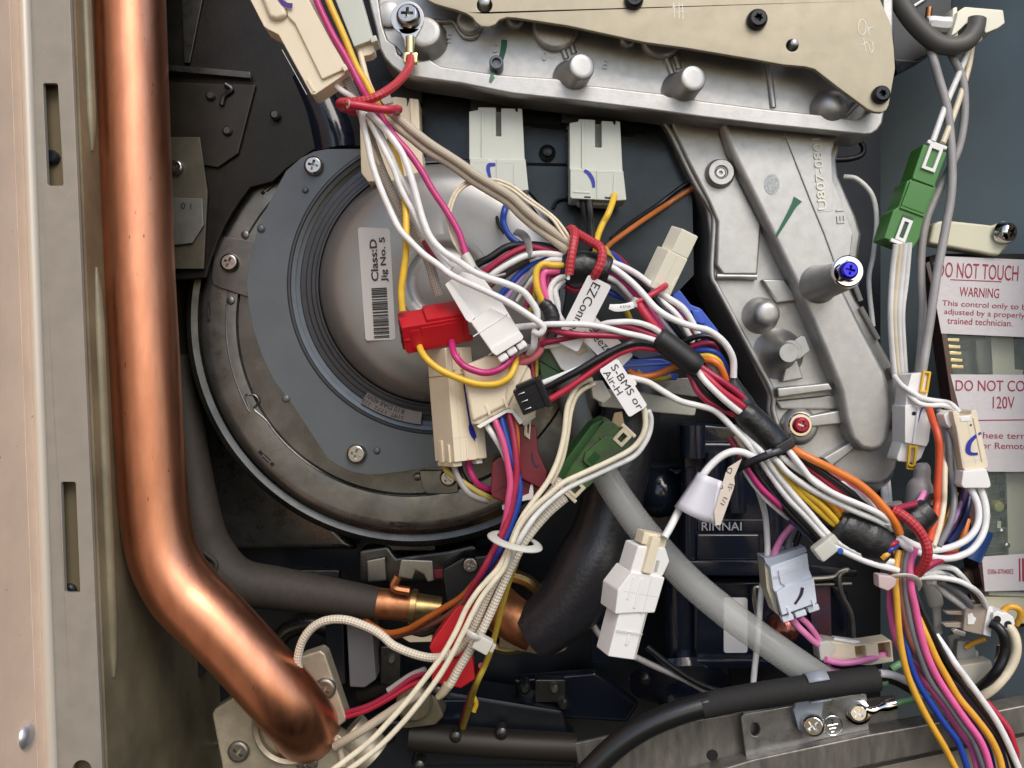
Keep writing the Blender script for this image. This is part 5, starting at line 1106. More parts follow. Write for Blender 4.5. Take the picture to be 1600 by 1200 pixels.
wire('orange', 4, [(1310, 226), (1324, 222), (1338, 218)], 'short orange wire end behind the manifold corner', -335)
# ================================================================ WIRES AND TIES
# ---- bundle from the top, through the red tie
wire('magenta', 5.8, [(488, -30, 24), (495, 0), (519, 53), (540, 88), (562, 133, 20), (574, 152), (590, 174), (617, 214, 8), (637, 237), (657, 264), (676, 297), (697, 329), (716, 363), (728, 398, 20)], 'magenta wire from top through the red tie to the white cradle plug')
wire('yellow', 5.8, [(506, -30, 20), (513, 0), (537, 53), (556, 101), (571, 127), (583, 150, 12), (604, 190, 0), (612, 224), (622, 256), (629, 290, 0), (634, 330), (635, 370, 16), (634, 397), (631, 424), (627, 455), (629, 486, 6)], 'yellow wire from top through the red tie down into red plug')
wire('grey', 8, [(480, -30, -6), (486, 8), (512, 62), (536, 112), (550, 142, -6), (566, 180, -10), (578, 214), (595, 262), (607, 290), (620, 315), (634, 342), (648, 362), (660, 385), (670, 410), (680, 440), (686, 462, -20)], 'flat grey braided sleeve running down among the white wires', 0, None, 6, 12, 'sleeved_cable', br_grey, 'cable', flat=0.55)
wire('white', 5, [(518, 128, 0), (523, 133), (537, 143), (552, 153), (566, 166), (572, 180, 6)], 'short white wire leaving the top left cream plug')
wire('cream', 5, [(558, 60, -30), (566, 96, -10), (574, 126), (584, 152), (590, 178, 0)], 'cream wire from the greenish top plug beside the yellow wire')
w1 = [(566, 172, 10), (567, 193), (574, 224), (583, 260), (597, 300), (612, 334), (625, 359), (642, 378), (662, 397), (683, 413), (704, 430, 40), (730, 442, 52), (764, 457, 60), (798, 475), (832, 497), (846, 506), (850, 514), (843, 522, 52), (834, 518, 44)]
wire('white', 5.4, w1, 'outermost white wire curving left of the yellow wire over the cradle plug', 20)
w2 = [(577, 176, 14), (597, 197), (617, 221), (631, 244), (643, 280), (654, 318), (661, 345), (674, 372), (693, 393), (717, 409, 36), (740, 425, 54), (764, 435), (791, 443), (816, 456), (831, 471), (839, 486), (839, 500), (836, 518), (833, 540, 30), (826, 552, 10)]
wire('white', 5.6, w2, 'white wire crossing over the cradle plug and looping down at its right', 24)
wire('white', 5, [(575, 184, 8), (588, 210), (602, 237), (615, 264), (624, 290), (635, 312), (646, 331), (657, 353), (670, 376), (688, 402), (704, 422, 20)], 'white wire second from left in the strands below the red tie', 16)
wire('white', 5, [(584, 190, 4), (598, 215), (612, 245), (622, 268), (634, 292), (646, 316), (654, 340), (666, 366), (682, 394), (706, 420, 16)], 'white wire third from left in the strands below the red tie', 6)
wire('crimson', 7, [(664, 376, -4), (678, 398), (692, 416), (702, 426, -4)], 'short crimson piece between the white wires above the red plug', 0)
wire('cream', 4, [(570, 186, -6), (576, 216), (588, 245), (600, 276), (614, 300, -20)], 'cream strand hidden under the white wires below red tie', -10)
gb = [(600, 176, 0), (624, 193), (644, 209), (672, 231), (699, 248), (721, 262), (742, 277), (769, 294), (797, 312), (817, 331), (838, 349), (866, 369), (892, 388, 24)]
wire('grey', 7.2, offs(gb, -5), 'upper strand of the tan braided cable pair sloping to black tape', 10, None, 6, 12, 'sleeved_cable', br_tan, 'cable')
wire('grey', 7.0, offs(gb, 6), 'lower strand of the tan braided cable pair sloping to black tape', 2, None, 6, 12, 'sleeved_cable', br_tan, 'cable')
lp = [(724, 402, 10), (708, 377), (700, 353), (698, 337), (702, 318), (710, 301), (723, 288), (738, 282, -6), (769, 281), (784, 284), (804, 293), (824, 308), (845, 323), (866, 339), (879, 356), (894, 378, 26)]
wire('cream', 2.5, lp, 'outer thin cream wire of the looped pair round the motor cap', 4)
wire('cream', 2.5, offs([(q[0], q[1]) + q[2:] for q in lp], 5.2), 'inner thin cream wire of the looped pair round the motor cap', 4)
rd = Thing('tie_wire', 'red braided tie wire wrapped round the bundle and screwed to manifold', 'wire', (590, 160, 30))
rd.part('sleeve', MB().tube([(641, 90, -74), (640, 103, -60), (633, 116, -30), (617, 133, 10), (596, 147, 36), (577, 155, 40), (555, 159, 38), (538, 160, 30)], 7, 0, 7, 14), br_red)
rd.part('insulation', MB().tube([(545, 160, 34), (534, 160, 24), (531, 163, 8), (536, 168, -12), (560, 174, -24), (600, 175, -24), (618, 173, -10), (622, 171, 10), (614, 171, 34), (600, 171, 44), (577, 168, 46), (560, 165, 48), (545, 163, 50)], 7, 0, 7, 14), wm('red'))
rd.part('cut_end', MB().flathe(Fr(543.5, 162.6, 51, 0, 0, 60), [(7.2, -1), (7, 0.6), (3, 0.8)], 18), mat("cut_pink", (0.62, 0.30, 0.26), 0.6))
rd.part('core', MB().flathe(Fr(542.5, 162.4, 51.6, 0, 0, 60), [(2.6, 0), (2.4, 0.8)], 12), ink)
solo('crimp_sleeve', 'clear crimp sleeve ending the magenta wire above the cradle plug', 'terminal', MB().tube([(726, 398), (731, 406), (738, 420)], 8, 22, 5, 16), clear_p)
wire('lgrey', 2.2, [(738, 412, 26), (752, 424), (772, 432), (790, 428, 20)], 'thin clear strand trailing from the crimp sleeve', 22)
# ---- below the red plug
wire('yellow', 5.6, [(655, 540, 0), (659, 550), (668, 562), (686, 577), (717, 592), (750, 600), (777, 599), (796, 588), (805, 570), (806, 556, 10)], 'yellow wire looping below the red plug', 26)
wire('magenta', 5.8, [(706, 534, 0), (708, 545), (713, 558), (725, 571), (740, 578), (760, 582), (780, 578), (794, 566), (804, 554, 20)], 'magenta wire looping below the red plug', 32)
for i, (d, l) in enumerate(((0, 'lower'), (9, 'upper'))):
    wire('salmon', 6, [(800, 566 - d, 0), (818, 565 - d), (834, 558 - d), (845, 546 - d), (848, 530 - d), (846, 518 - d, 0)], 'salmon pink sheath turning round the lugs of the cradle plug, %s one' % l, 10 - i * 6)
wire('crimson', 4, [(829, 560, -16), (832, 580), (834, 596, -16)], 'dark red wire dropping behind the cradle plug', -16)
wire('olive', 3.6, [(838, 560, -18), (838, 580), (836, 600, -18)], 'dull yellow wire dropping behind the cradle plug', -20)
# ---- plug drops from the manifold
wire('blue', 5.4, [(802, 296, -150), (797, 312), (788, 328), (786, 344), (791, 360), (801, 374), (817, 382), (838, 384), (860, 385), (884, 390, -20)], 'blue wire curling from the white plug under the manifold', -80)
wire('black', 3, [(770, 300, -150), (774, 328), (779, 350), (788, 364, -100)], 'thin black wire beside the blue wire on the motor cap', -110)
wire('black', 5.5, [(908, 306, -160), (914, 335), (920, 365), (924, 392, -60)], 'left black wire below the plug with curved blue mark', -110)
wire('black', 5, [(920, 306, -160), (923, 340), (926, 385, -60)], 'right black wire below the plug with curved blue mark', -110)
wire('yellow', 5.4, [(960, 302, -150), (958, 312), (951, 333), (940, 352), (933, 372), (931, 392, -40)], 'yellow wire below the plug with curved blue mark', -100)
wire('olive', 4.6, [(946, 388, -60), (952, 400), (962, 412, -40)], 'short olive yellow wire right of the black tape', -50)
wire('rust', 4.6, [(1116, 274, -212), (1072, 300, -212), (1040, 321, -208), (1000, 347), (960, 377), (945, 390, -60)], 'orange brown wire running up to the valve arm', -150)
wire('black', 4, [(1112, 266, -214), (1066, 292, -214), (1030, 318, -214), (985, 350), (955, 374, -120)], 'black wire lying beside the orange brown wire', -200)
wire('blue', 5.5, [(942, 392, -60), (958, 400), (974, 416), (984, 428, -90)], 'blue wire curving down right of the black tape', -70)
wire('crimson', 5, [(956, 396, -80), (972, 408), (985, 424, -110)], 'dim maroon wire behind the blue one right of black tape', -90)
# ---- arc of the main harness left of the black tape
wire('black', 6.5, [(736, 420, -30), (748, 412), (766, 402), (790, 388), (812, 383), (850, 385), (880, 394, 0)], 'black cable forming the top of the harness arc', -20)
wire('crimson', 5.6, [(752, 428, -16), (764, 419), (784, 406), (805, 393), (826, 387), (852, 391), (880, 398, 6)], 'crimson wire under the black one at top of the harness arc', -6)
wire('white', 5.2, [(764, 434, 0), (776, 425), (798, 411), (820, 401), (848, 396), (882, 399, 16)], 'upper white wire of the harness arc entering the black tape', 10)
wire('white', 5, [(838, 428, 0), (845, 416), (856, 408), (866, 406), (884, 408, 22)], 'lower white wire of the harness arc entering the black tape', 16)
wire('yellow', 5.6, [(884, 415, 26), (862, 414), (850, 413), (841, 420), (837, 433), (840, 451), (845, 466), (849, 478, 24)], 'yellow wire bending down out of the black tape', 34)
wire('pink', 6, [(884, 423, 20), (862, 424), (851, 426), (847, 436), (850, 454), (856, 470), (860, 482, 20)], 'pink wire bending down beside the yellow one', 28)
wire('magenta', 5.4, [(884, 428, 12), (866, 428), (857, 434), (857, 452), (863, 470, 10)], 'darker magenta wire behind the pink bend', 14)
wire('white', 5.2, [(884, 431, 26), (870, 437), (862, 448), (860, 463), (864, 481), (869, 497, 20)], 'left white wire dropping from the black tape', 26)
wire('white', 5.2, [(882, 436, 20), (872, 446), (868, 456), (871, 473), (873, 490), (880, 504, 14)], 'right white wire dropping from the black tape', 22)
wire('blue', 5, [(770, 474, -20), (786, 455), (802, 438), (815, 425), (834, 413), (858, 404, 0)], 'navy blue wire inside the harness arc', -10)
wire('lilac', 5, [(784, 474, -18), (800, 456), (812, 441), (826, 429), (846, 418, 0)], 'lilac wire inside the harness arc', -12)
wire('grey', 5.2, [(796, 478, -12), (808, 455), (822, 436), (836, 420), (856, 411, 4)], 'grey wire inside the harness arc', -4)
wire('white', 5, [(806, 470, -14), (818, 451), (830, 437), (842, 426, 0)], 'white wire inside the harness arc', -8)
wire('crimson', 5, [(822, 480, -16), (829, 462), (836, 446), (846, 432, -4)], 'crimson wire inside the harness arc', -10)
wire('olive', 4.4, [(828, 492, -12), (834, 468), (838, 450), (842, 436, 0)], 'dull yellow wire inside the harness arc', -6)
wire('brown', 5, [(764, 448, -26), (790, 425), (812, 408), (836, 398, -10)], 'brown black wire inside the harness arc', -18)
solo('wire_cover', 'dark brown tape on the wires inside the harness arc', 'tape', MB().tube([(778, 436), (800, 420), (826, 406)], 7, -8, 5, 12), mat("brown_tape", (0.045, 0.032, 0.026), 0.45))
solo('tape_sleeve', 'narrow black tape wrapped round the yellow and pink wires', 'tape', MB().tube([(846, 472), (856, 480), (862, 492), (862, 504), (858, 516)], [9, 11, 12, 12, 10], 26, 6, 16, jit=0.05), tape_m)
solo('cable_tie', 'clear grey cable tie round the blue and red harness wires', 'cable tie', MB().tube([(806, 362, -60), (816, 366, -30), (824, 376, -10), (827, 392, 12), (824, 402, 10)], 6.5, -30, 6, 12, 0.4), mat("grey_clear", (0.30, 0.30, 0.29), 0.3, 0, trans=0.3))
solo('black_tape', 'wide black tape band gathering the main harness at centre', 'tape', MB().tube([(876, 418), (886, 419), (915, 417), (942, 422), (952, 425)], [21, 24, 25, 25, 21], 14, 6, 28, 0.8, jit=0.03), tape_m)
T = Thing('tie_wire', 'red braided tie wire hooked round the black tape', 'wire', (905, 400, 50))
T.part('sleeve', MB().tube([(889, 429, 48), (893, 400, 50), (897, 376, 44), (898, 364, 30), (893, 358, 16), (886, 362, 0)], 7, 0, 7, 14), br_red)
T.part('sleeve', MB().tube([(900, 364, 16), (910, 370, 22), (924, 378, 34), (935, 384, 42), (941, 394, 48), (939, 410, 50), (933, 424, 48), (926, 436, 36)], 7.4, 0, 7, 14), br_red)
T.part('core', MB().tube([(889, 428), (887.5, 437)], 2.6, 48, 4, 8), mat("core_white", (0.85, 0.85, 0.85), 0.3))
solo('tie_wire_tail', 'crimson tail of the tie wire peeping under the black tape', 'wire', MB().tube([(884, 446), (892, 452), (904, 454), (914, 448)], 6, -6, 5, 10), wm('crimson'))
# ---- fan of wires to the right of the black tape
wire('white', 5.4, [(948, 408, 18), (956, 410), (974, 417), (995, 428), (1015, 443, 0), (1040, 464, -6), (1062, 478), (1073, 490), (1080, 502), (1087, 516), (1094, 530, -14)], 'topmost white wire leaving the black tape behind the ivory plug', 6)
wire('black', 5, [(948, 413, 0), (964, 419), (988, 434), (1009, 450), (1026, 469), (1044, 490), (1062, 514), (1076, 534, -10)], 'black wire between the two upper white wires', -6)
wl = [(948, 416, 22), (958, 419), (971, 427), (985, 438), (999, 452), (1011, 467), (1022, 480), (1039, 493), (1060, 502), (1084, 510, 40), (1105, 516), (1121, 525), (1132, 536), (1141, 551), (1146, 567), (1146, 590, 20)]
wire('white', 5.6, wl, 'long white wire arching over everything to the black sleeve', 30)
wire('magenta', 6, [(948, 424, 12), (957, 428), (971, 437), (986, 451), (1000, 466), (1012, 482), (1024, 500), (1036, 518, 12)], 'magenta wire fanning right from the black tape', 16)
wire('white', 5.2, [(946, 432, 16), (954, 435), (966, 441), (979, 454), (993, 470), (1002, 486, 0)], 'white wire under the magenta one right of the black tape', 14)
wire('grey', 5, [(944, 440, 4), (960, 449), (976, 462), (990, 478, -10)], 'grey wire emerging behind the EZ label', 0)
wire('blue', 5, [(944, 452, -4), (957, 459), (970, 464), (986, 470, -14)], 'blue wire emerging behind the EZ label', -8)
wire('red', 7.6, [(995, 470, 26), (1004, 485), (1015, 501), (1026, 514), (1034, 524, 24)], 'thick red lead below the small wire tag', 28)
wire('red', 5.2, [(1040, 446, 4), (1034, 450, 18), (1022, 459, 28), (1004, 468), (994, 473, 30)], 'red lead entering the ivory plug', 24)
wire('white', 5, [(1028, 464, -10), (1040, 476), (1052, 487), (1064, 503), (1074, 520), (1082, 534, -12)], 'white wire right of the black pair under the ivory plug', -4)
wire('crimson', 4.4, [(1040, 464, -16), (1056, 485), (1071, 504), (1086, 526, -18)], 'dull maroon wire under the ivory plug', -12)
wire('grey', 5, [(1026, 490, -16), (1038, 507), (1050, 522), (1064, 540, -18)], 'grey wire beside the black shrink sleeve', -10)
wire('navy', 6.4, [(1032, 488, -20), (1046, 510), (1060, 528), (1072, 544, -24)], 'navy wire beside the black shrink sleeve', -18)
wire('olive', 5, [(978, 484, -40), (984, 500, -44), (986, 512, -50)], 'olive wire piece in the gap left of the red lead', -40)
# ---- cables into the shrink sleeve from the left
wire('white', 5.2, [(806, 511, 30), (835, 508), (862, 506), (904, 507), (938, 511), (972, 519), (1000, 526), (1030, 534, 30)], 'white wire running straight from cradle plug to shrink sleeve', 44)
wire('white', 5, [(930, 512, 20), (946, 506), (966, 503), (984, 503), (1002, 506), (1022, 514), (1036, 524, 30)], 'white wire arching over the red wires into the shrink sleeve', 38)
wire('crimson', 5.4, [(852, 512, 28), (872, 518), (892, 522), (918, 524), (958, 525), (1000, 527), (1032, 532, 26)], 'lower crimson wire between the plug and shrink sleeve', 40)
wire('crimson', 5.4, [(930, 514, 12), (946, 508), (966, 509), (986, 512), (1002, 517), (1030, 528, 28)], 'upper crimson wire arching into the shrink sleeve', 32)
wire('crimson', 5.2, [(846, 538, 16), (856, 534), (877, 531), (898, 526), (916, 522, 30)], 'crimson wire rising from behind the salmon sheaths', 22)
wire('white', 4.6, [(850, 541, 10), (866, 540), (884, 536), (902, 528, 16)], 'white wire edge beneath the rising crimson wire', 12)
wire('black', 6.4, [(848, 608, 36), (876, 594), (905, 579), (938, 559), (964, 545), (986, 537), (1002, 535), (1030, 540, 24)], 'black cable from the three way plug to the shrink sleeve', 50)
wire('red', 5.6, [(856, 626, 40), (884, 609), (905, 594), (932, 574), (958, 557), (979, 547), (1000, 542), (1030, 546, 20)], 'red wire from the black three way plug', 44)
wire('white', 5, [(844, 600, 38), (869, 590), (888, 583), (908, 574), (926, 566, 34)], 'short white wire from the black three way plug', 44)
solo('shrink_sleeve', 'black heat shrink sleeve over the crossing wires in the middle', 'sleeve', MB().tube([(1026, 525), (1034, 531), (1060, 551), (1082, 568), (1092, 575)], [15, 18, 18.5, 18.5, 16], 26, 6, 24, jit=0.012), mat("shrink_black", (0.012, 0.012, 0.012), 0.5))
# arcs beneath
wire('black', 5, [(1060, 540, 0), (1076, 530), (1094, 525), (1112, 528), (1128, 544), (1138, 566), (1142, 590, 0)], 'black wire arching right of the shrink sleeve', 14)
wire('crimson', 5.4, [(1070, 548, 0), (1086, 540), (1104, 536), (1118, 540), (1128, 556), (1136, 590, 0)], 'crimson wire arching right of the shrink sleeve', 12)
wire('blue', 5.2, [(1076, 556, 0), (1092, 548), (1108, 547), (1122, 554), (1132, 570), (1138, 592, 0)], 'blue wire arching right of the shrink sleeve', 16)
wire('yellow', 4.4, [(1082, 560, 4), (1096, 556), (1110, 556), (1122, 564), (1130, 578), (1136, 594, 4)], 'yellow wire arching right of the shrink sleeve', 18)
wire('orange', 5.6, [(1088, 564, 6), (1102, 562), (1116, 564), (1126, 574), (1133, 590), (1136, 600, 6)], 'orange wire arching right of the shrink sleeve', 22)
wire('white', 5, [(1106, 566, -4), (1114, 576), (1124, 588), (1132, 596, -6)], 'white wire below the orange arch', 4)
wire('orange', 5.4, [(984, 580, -20), (992, 586), (1006, 588), (1026, 584), (1046, 576), (1064, 570, 0)], 'orange wire curving under the dark blue plug', -10)
wire('olive', 4, [(996, 580, -28), (1010, 590), (1030, 592), (1048, 588, -28)], 'thin olive yellow wire under the dark blue plug', -24)
# ---- bundle to the black cable tie
wire('crimson', 5.8, [(1090, 570, 16), (1110, 583), (1128, 595), (1150, 612), (1174, 634, 10)], 'upper crimson wire from shrink sleeve to black sleeve', 22)
wire('red', 5.8, [(1086, 576, 18), (1102, 587), (1128, 611), (1150, 627), (1168, 640, 12)], 'second crimson wire from shrink sleeve to black sleeve', 26)
wire('white', 5.4, [(1084, 574, 18), (1092, 582), (1105, 598), (1128, 622), (1146, 637), (1164, 650, 14)], 'white wire from shrink sleeve to black sleeve', 30)
wire('black', 4.6, [(1078, 578, 10), (1090, 594), (1106, 614), (1126, 632), (1146, 648, 8)], 'black wire beside the white one before the black sleeve', 20)
wire('crimson', 5.4, [(1076, 580, 6), (1082, 594), (1090, 612), (1106, 627), (1128, 638), (1156, 653, 8)], 'lowest crimson wire curving to the black sleeve', 14)
wd_ = [(984, 590, 30), (992, 592), (1014, 598), (1035, 611), (1062, 626), (1090, 634), (1111, 639), (1126, 650, 10), (1146, 670), (1166, 690), (1184, 712), (1202, 740), (1230, 776), (1257, 806), (1285, 836), (1302, 852), (1336, 870), (1363, 881), (1392, 888), (1404, 892, 24)]
wire('white', 5.3, wd_, 'long white wire from the S-BMS label past the black cable tie', 26)
wire('white', 5.3, [(1150, 664, 0), (1172, 688), (1192, 710), (1210, 736), (1238, 771), (1264, 800), (1290, 830), (1308, 846), (1338, 862), (1365, 872), (1396, 878, 20)], 'long white wire running beside it past the black cable tie', 20)
solo('black_sleeve', 'short black sleeve at the lower end of the arching wires', 'sleeve', MB().tube([(1138, 588), (1146, 604), (1160, 626), (1172, 646)], [11, 13, 15, 16], 4, 6, 20, jit=0.03), tape_m)
solo('black_sleeve', 'wide black sleeve just above the black cable tie', 'sleeve', MB().tube([(1158, 640), (1168, 650), (1194, 676), (1214, 698), (1222, 708)], [18, 22, 24, 24, 20], 8, 6, 26, jit=0.02), tape_m)
T = Thing('cable_tie', 'black cable tie gripping the wide black sleeve', 'cable tie', (1200, 705, 30))
T.part('strap', MB().tube([(1238, 682, -10), (1235, 692, 18), (1222, 702, 36), (1202, 710, 40), (1180, 719, 34), (1160, 728, 16), (1150, 733, -10)], 6.5, 0, 6, 14, 0.5), black_p)
T.part('head', MB().fbox(Fr(1226, 697, 34, -30), -14, 14, -8, 8, -6, 6), black_p, bevel=2)
T.part('tip', MB().tube([(1198, 708), (1206, 705)], 4.5, 43, 4, 10, 0.5), mat("tie_shine", (0.12, 0.13, 0.15), 0.2))  # small lighter grey piece paints a shine on the black strap
# ---- single wire through the curled tag
wire('white', 6.2, [(1180, 716, 16), (1170, 711), (1160, 707), (1145, 706), (1128, 712), (1110, 727), (1096, 744, 20), (1080, 768, 10), (1062, 797), (1048, 822), (1038, 840, 36)], 'single white wire arching through the curled tag into bottom plug', 26)
wire('black', 4, [(1132, 716, -20), (1110, 722), (1092, 744), (1070, 780), (1040, 824, -10)], 'black wire following beneath the single white wire', -20)
wire('crimson', 5.2, [(1140, 684, -20), (1150, 700), (1158, 716, -10)], 'crimson wire end left of the white pair above the tie', -16)
wire('cream', 5, [(1150, 680, -12), (1162, 698), (1172, 716, -6)], 'cream wire left of the white pair above the tie', -10)
# ---- after the tie
wire('magenta', 5.6, [(1164, 724, 4), (1174, 740), (1190, 762), (1210, 782), (1230, 800), (1244, 816, -10)], 'magenta wire below the black cable tie', 4)
wire('white', 3.6, [(1160, 728, -2), (1166, 740), (1180, 762), (1198, 782), (1216, 797), (1232, 810, -14)], 'thin white wire along the left of the magenta wire', -2)
wire('black', 6, [(1174, 724, 8), (1184, 742), (1204, 768), (1230, 798), (1262, 832), (1290, 862, -6)], 'black wire between magenta and the white pair', 2)
wire('blue', 4, [(1214, 796, -14), (1226, 806), (1244, 820), (1258, 834, -20)], 'blue wire end under the magenta wire', -16)
wire('white', 5, [(1174, 746, -30), (1182, 762), (1192, 786), (1197, 812), (1199, 846), (1198, 872, -70), (1193, 900, -96), (1188, 936), (1184, 1000), (1180, 1040), (1176, 1078, -100)], 'lone white wire hanging straight down past the blue white plug', -60)
wire('lpink', 5.4, [(1238, 822, -50), (1226, 836), (1216, 850), (1210, 866), (1208, 884, -64)], 'pink wire entering the top of the blue white plug', -56)
wire('grey', 5.4, [(1246, 812, -56), (1238, 830), (1232, 848), (1230, 870, -66)], 'grey wire entering the top of the blue white plug', -60)
wire('black', 4.6, [(1256, 820, -60), (1246, 840), (1242, 862, -68)], 'black wire entering the top of the blue white plug', -62)
yel = 'yellow wire of the trio sweeping into the black tape, '
wire('yellow', 5, [(1200, 712, 10), (1206, 720), (1220, 738), (1240, 760), (1264, 784), (1286, 804), (1306, 822, 10)], yel + 'lowest', 18)
wire('yellow', 5, [(1224, 742, 4), (1244, 760), (1262, 772), (1284, 790), (1304, 812), (1310, 822, 10)], yel + 'middle', 22)
wire('amber', 4.8, [(1240, 752, 0), (1262, 768), (1282, 778), (1300, 792), (1316, 812, 8)], yel + 'topmost', 16)
wire('orange', 5, [(1276, 770, 0), (1294, 782), (1308, 792), (1322, 806, 6)], 'orange wire behind the yellow trio', 8)
wire('navy', 4, [(1218, 744, -6), (1240, 770), (1262, 796), (1290, 826, -10)], 'navy wire between the white pair and the yellow trio', -4)
wire('black', 5, [(1220, 748, -2), (1244, 778), (1268, 804), (1298, 832, -4)], 'black wire left of the yellow trio', 2)
wire('white', 4.4, [(1236, 776, 0), (1256, 798), (1274, 816), (1294, 836, -4)], 'short white wire right of the long white pair', 6)
wire('white', 5.3, [(1206, 714, 24), (1216, 722), (1231, 739), (1257, 757), (1285, 774), (1312, 788), (1340, 801), (1366, 811), (1388, 822, 24)], 'lower white wire of the crossing pair right of the tie', 30)
wire('white', 5.3, [(1224, 694, 20), (1231, 703), (1248, 725), (1268, 749), (1286, 762), (1312, 775), (1342, 788), (1370, 801), (1390, 814, 30)], 'upper white wire of the crossing pair right of the tie', 38)
wire('white', 5.2, [(1214, 704, 20), (1222, 714), (1244, 731), (1266, 746), (1290, 762), (1316, 780), (1344, 792, 6)], 'middle white wire leaving the tie between the crossing pair', 26)
wire('crimson', 5, [(1224, 702, 10), (1244, 722), (1264, 742), (1286, 758), (1310, 774, 0)], 'crimson wire tucked between the white wires right of tie', 14)
wire('red', 6, [(1252, 724, 6), (1271, 738), (1299, 757), (1326, 777), (1346, 790, 6)], 'broad crimson wire under the black one right of tie', 18)
wire('black', 5.8, [(1232, 700, 8), (1251, 714), (1285, 738), (1319, 762), (1344, 782), (1368, 800, 10)], 'black wire between the crimson and orange wires', 24)
wire('crimson', 5, [(1290, 738, 6), (1320, 754), (1352, 778), (1384, 806, 4)], 'dark crimson wire below the orange wire', 10)
wire('white', 5, [(1312, 752, 8), (1326, 763), (1344, 775), (1359, 788), (1372, 804, 10)], 'short white wire under the orange wire', 20)
wire('orange', 6.8, [(1226, 690, 0), (1238, 701), (1271, 719), (1306, 735), (1340, 756), (1366, 776), (1386, 800), (1400, 820), (1406, 834, 30)], 'thick orange wire sweeping over the valve arm end', 34)
solo('black_tape', 'black tape block wrapping the yellow wires at lower right', 'tape', MB().tube([(1306, 816), (1318, 824), (1344, 838), (1372, 850), (1388, 858)], [22, 30, 33, 34, 30], 10, 6, 28, 0.7, jit=0.03), tape_m)
solo('black_tape', 'second black tape wrap behind the red tie wire', 'tape', MB().tube([(1394, 846), (1408, 832), (1432, 812), (1452, 796)], [22, 26, 25, 20], -14, 6, 24, 0.8, jit=0.03), tape_m)
for c_, x, y, l in (('crimson', 1397, 849, 'crimson'), ('blue', 1394, 857, 'blue'), ('amber', 1386, 866, 'amber')):
    wire(c_, 5, [(x + 8, y - 6, 16), (x, y, 30), (x - 8, y + 6, 28)], 'tiny %s wire end showing at the black tape mouth' % l, 28)
T = Thing('cable_tie', 'white nylon tie head on the white pair below black tape', 'cable tie', (1290, 856, 30))
T.part('head', MB().fbox(Fr(1288, 858, 34, -38), -16, 16, -13, 13, -14, 10), clear_p, bevel=4)
T.part('knob', MB().fbox(Fr(1300, 845, 30, -38), -8, 8, -10, 6, -14, 8), clear_p, bevel=3)
solo('blue_dot', 'small blue pen dot on the white wires beside tie head', 'mark', MB().flathe(Fr(1313, 861, 33, 20), [(5, 0), (4.6, 1.2), (2, 1.6)], 14), mat("blue_dot", (0.02, 0.09, 0.42), 0.4))
# ---- loop from the tall plug
wire('white', 5.6, [(1513, 752, -60), (1517, 762, -50), (1527, 789), (1527, 818), (1512, 841), (1486, 854), (1457, 859), (1431, 852), (1405, 838), (1392, 827), (1387, 816, 30)], 'inner white wire looping down from the tall cream plug', 10)
wire('white', 5.6, [(1528, 752, -60), (1532, 762, -50), (1541, 794), (1538, 829), (1520, 857), (1494, 871), (1470, 873), (1446, 867), (1421, 857), (1398, 840, 24)], 'outer white wire looping down from the tall cream plug', 6)
wire('white', 4.2, [(1398, 588, -140), (1410, 602), (1430, 616), (1446, 624), (1468, 627), (1486, 631), (1500, 645, -70)], 'upper white wire sweeping into the tall cream plug', -96)
wire('white', 4.2, [(1404, 598, -140), (1418, 616), (1434, 630), (1450, 634), (1472, 633), (1488, 638), (1496, 650, -70)], 'lower white wire sweeping into the tall cream plug', -90)
T = Thing('tie_wire', 'red braided tie wire over the lower right harness', 'wire', (1440, 850, 40))
T.part('sleeve', MB().tube([(1396, 797, 30), (1412, 806), (1431, 823), (1444, 843), (1449, 862), (1444, 882), (1434, 896, 20)], 8, 44, 7, 14), br_red)
T.part('insulation', MB().tube([(1394, 796, 28), (1402, 794), (1414, 791), (1430, 787, 0)], 5, 20, 6, 10), wm('crimson'))
T.part('insulation', MB().tube([(1438, 892, 10), (1456, 880), (1476, 872), (1500, 868, -30)], 7, 0, 6, 10), wm('crimson'))
wire('redor', 6, [(1452, 640, -80), (1458, 659), (1465, 682), (1467, 712), (1465, 764), (1463, 790), (1459, 815), (1452, 846, 4)], 'orange red wire running upright past the grey boot', -40)
wire('cream', 5, [(1478, 690, -90), (1476, 720), (1475, 764), (1474, 790), (1468, 821), (1458, 854, 0)], 'cream wire upright beside the orange red wire', -50)
wire('grey', 5.4, [(1460, 628, -110), (1474, 656), (1482, 690), (1484, 735), (1490, 772), (1486, 813), (1466, 854, -8)], 'dark grey wire upright beside the cream wire', -60)
wire('amber', 4.2, [(1494, 770, -100), (1484, 800), (1474, 820), (1464, 846, -20)], 'amber wire in the spray left of the white loop', -70)
wire('purple', 6, [(1508, 766, -110), (1501, 788), (1490, 816), (1472, 845, -20)], 'purple wire in the spray left of the white loop', -76)
wire('lilac', 3.4, [(1504, 776, -104), (1494, 806), (1478, 836, -30)], 'thin lilac wire in the spray left of the white loop', -70)
wire('navy', 5.4, [(1516, 768, -110), (1510, 800), (1500, 826), (1480, 850, -20)], 'navy wire in the spray left of the white loop', -80)
wire('orange', 5, [(1512, 812, -110), (1504, 842), (1490, 860), (1470, 872, -20)], 'orange wire in the spray left of the white loop', -80)
wire('brown', 5, [(1498, 800, -120), (1486, 828), (1470, 846, -30)], 'brown wire in the spray left of the white loop', -90)
wire('lpink', 5, [(1446, 764, -66), (1440, 778), (1432, 792), (1424, 804, -10)], 'pink wire inside the grey rubber boot', -30)
wire('black', 5, [(1458, 772, -70), (1448, 784), (1434, 800, -10)], 'black wire leaving the grey rubber boot', -36)
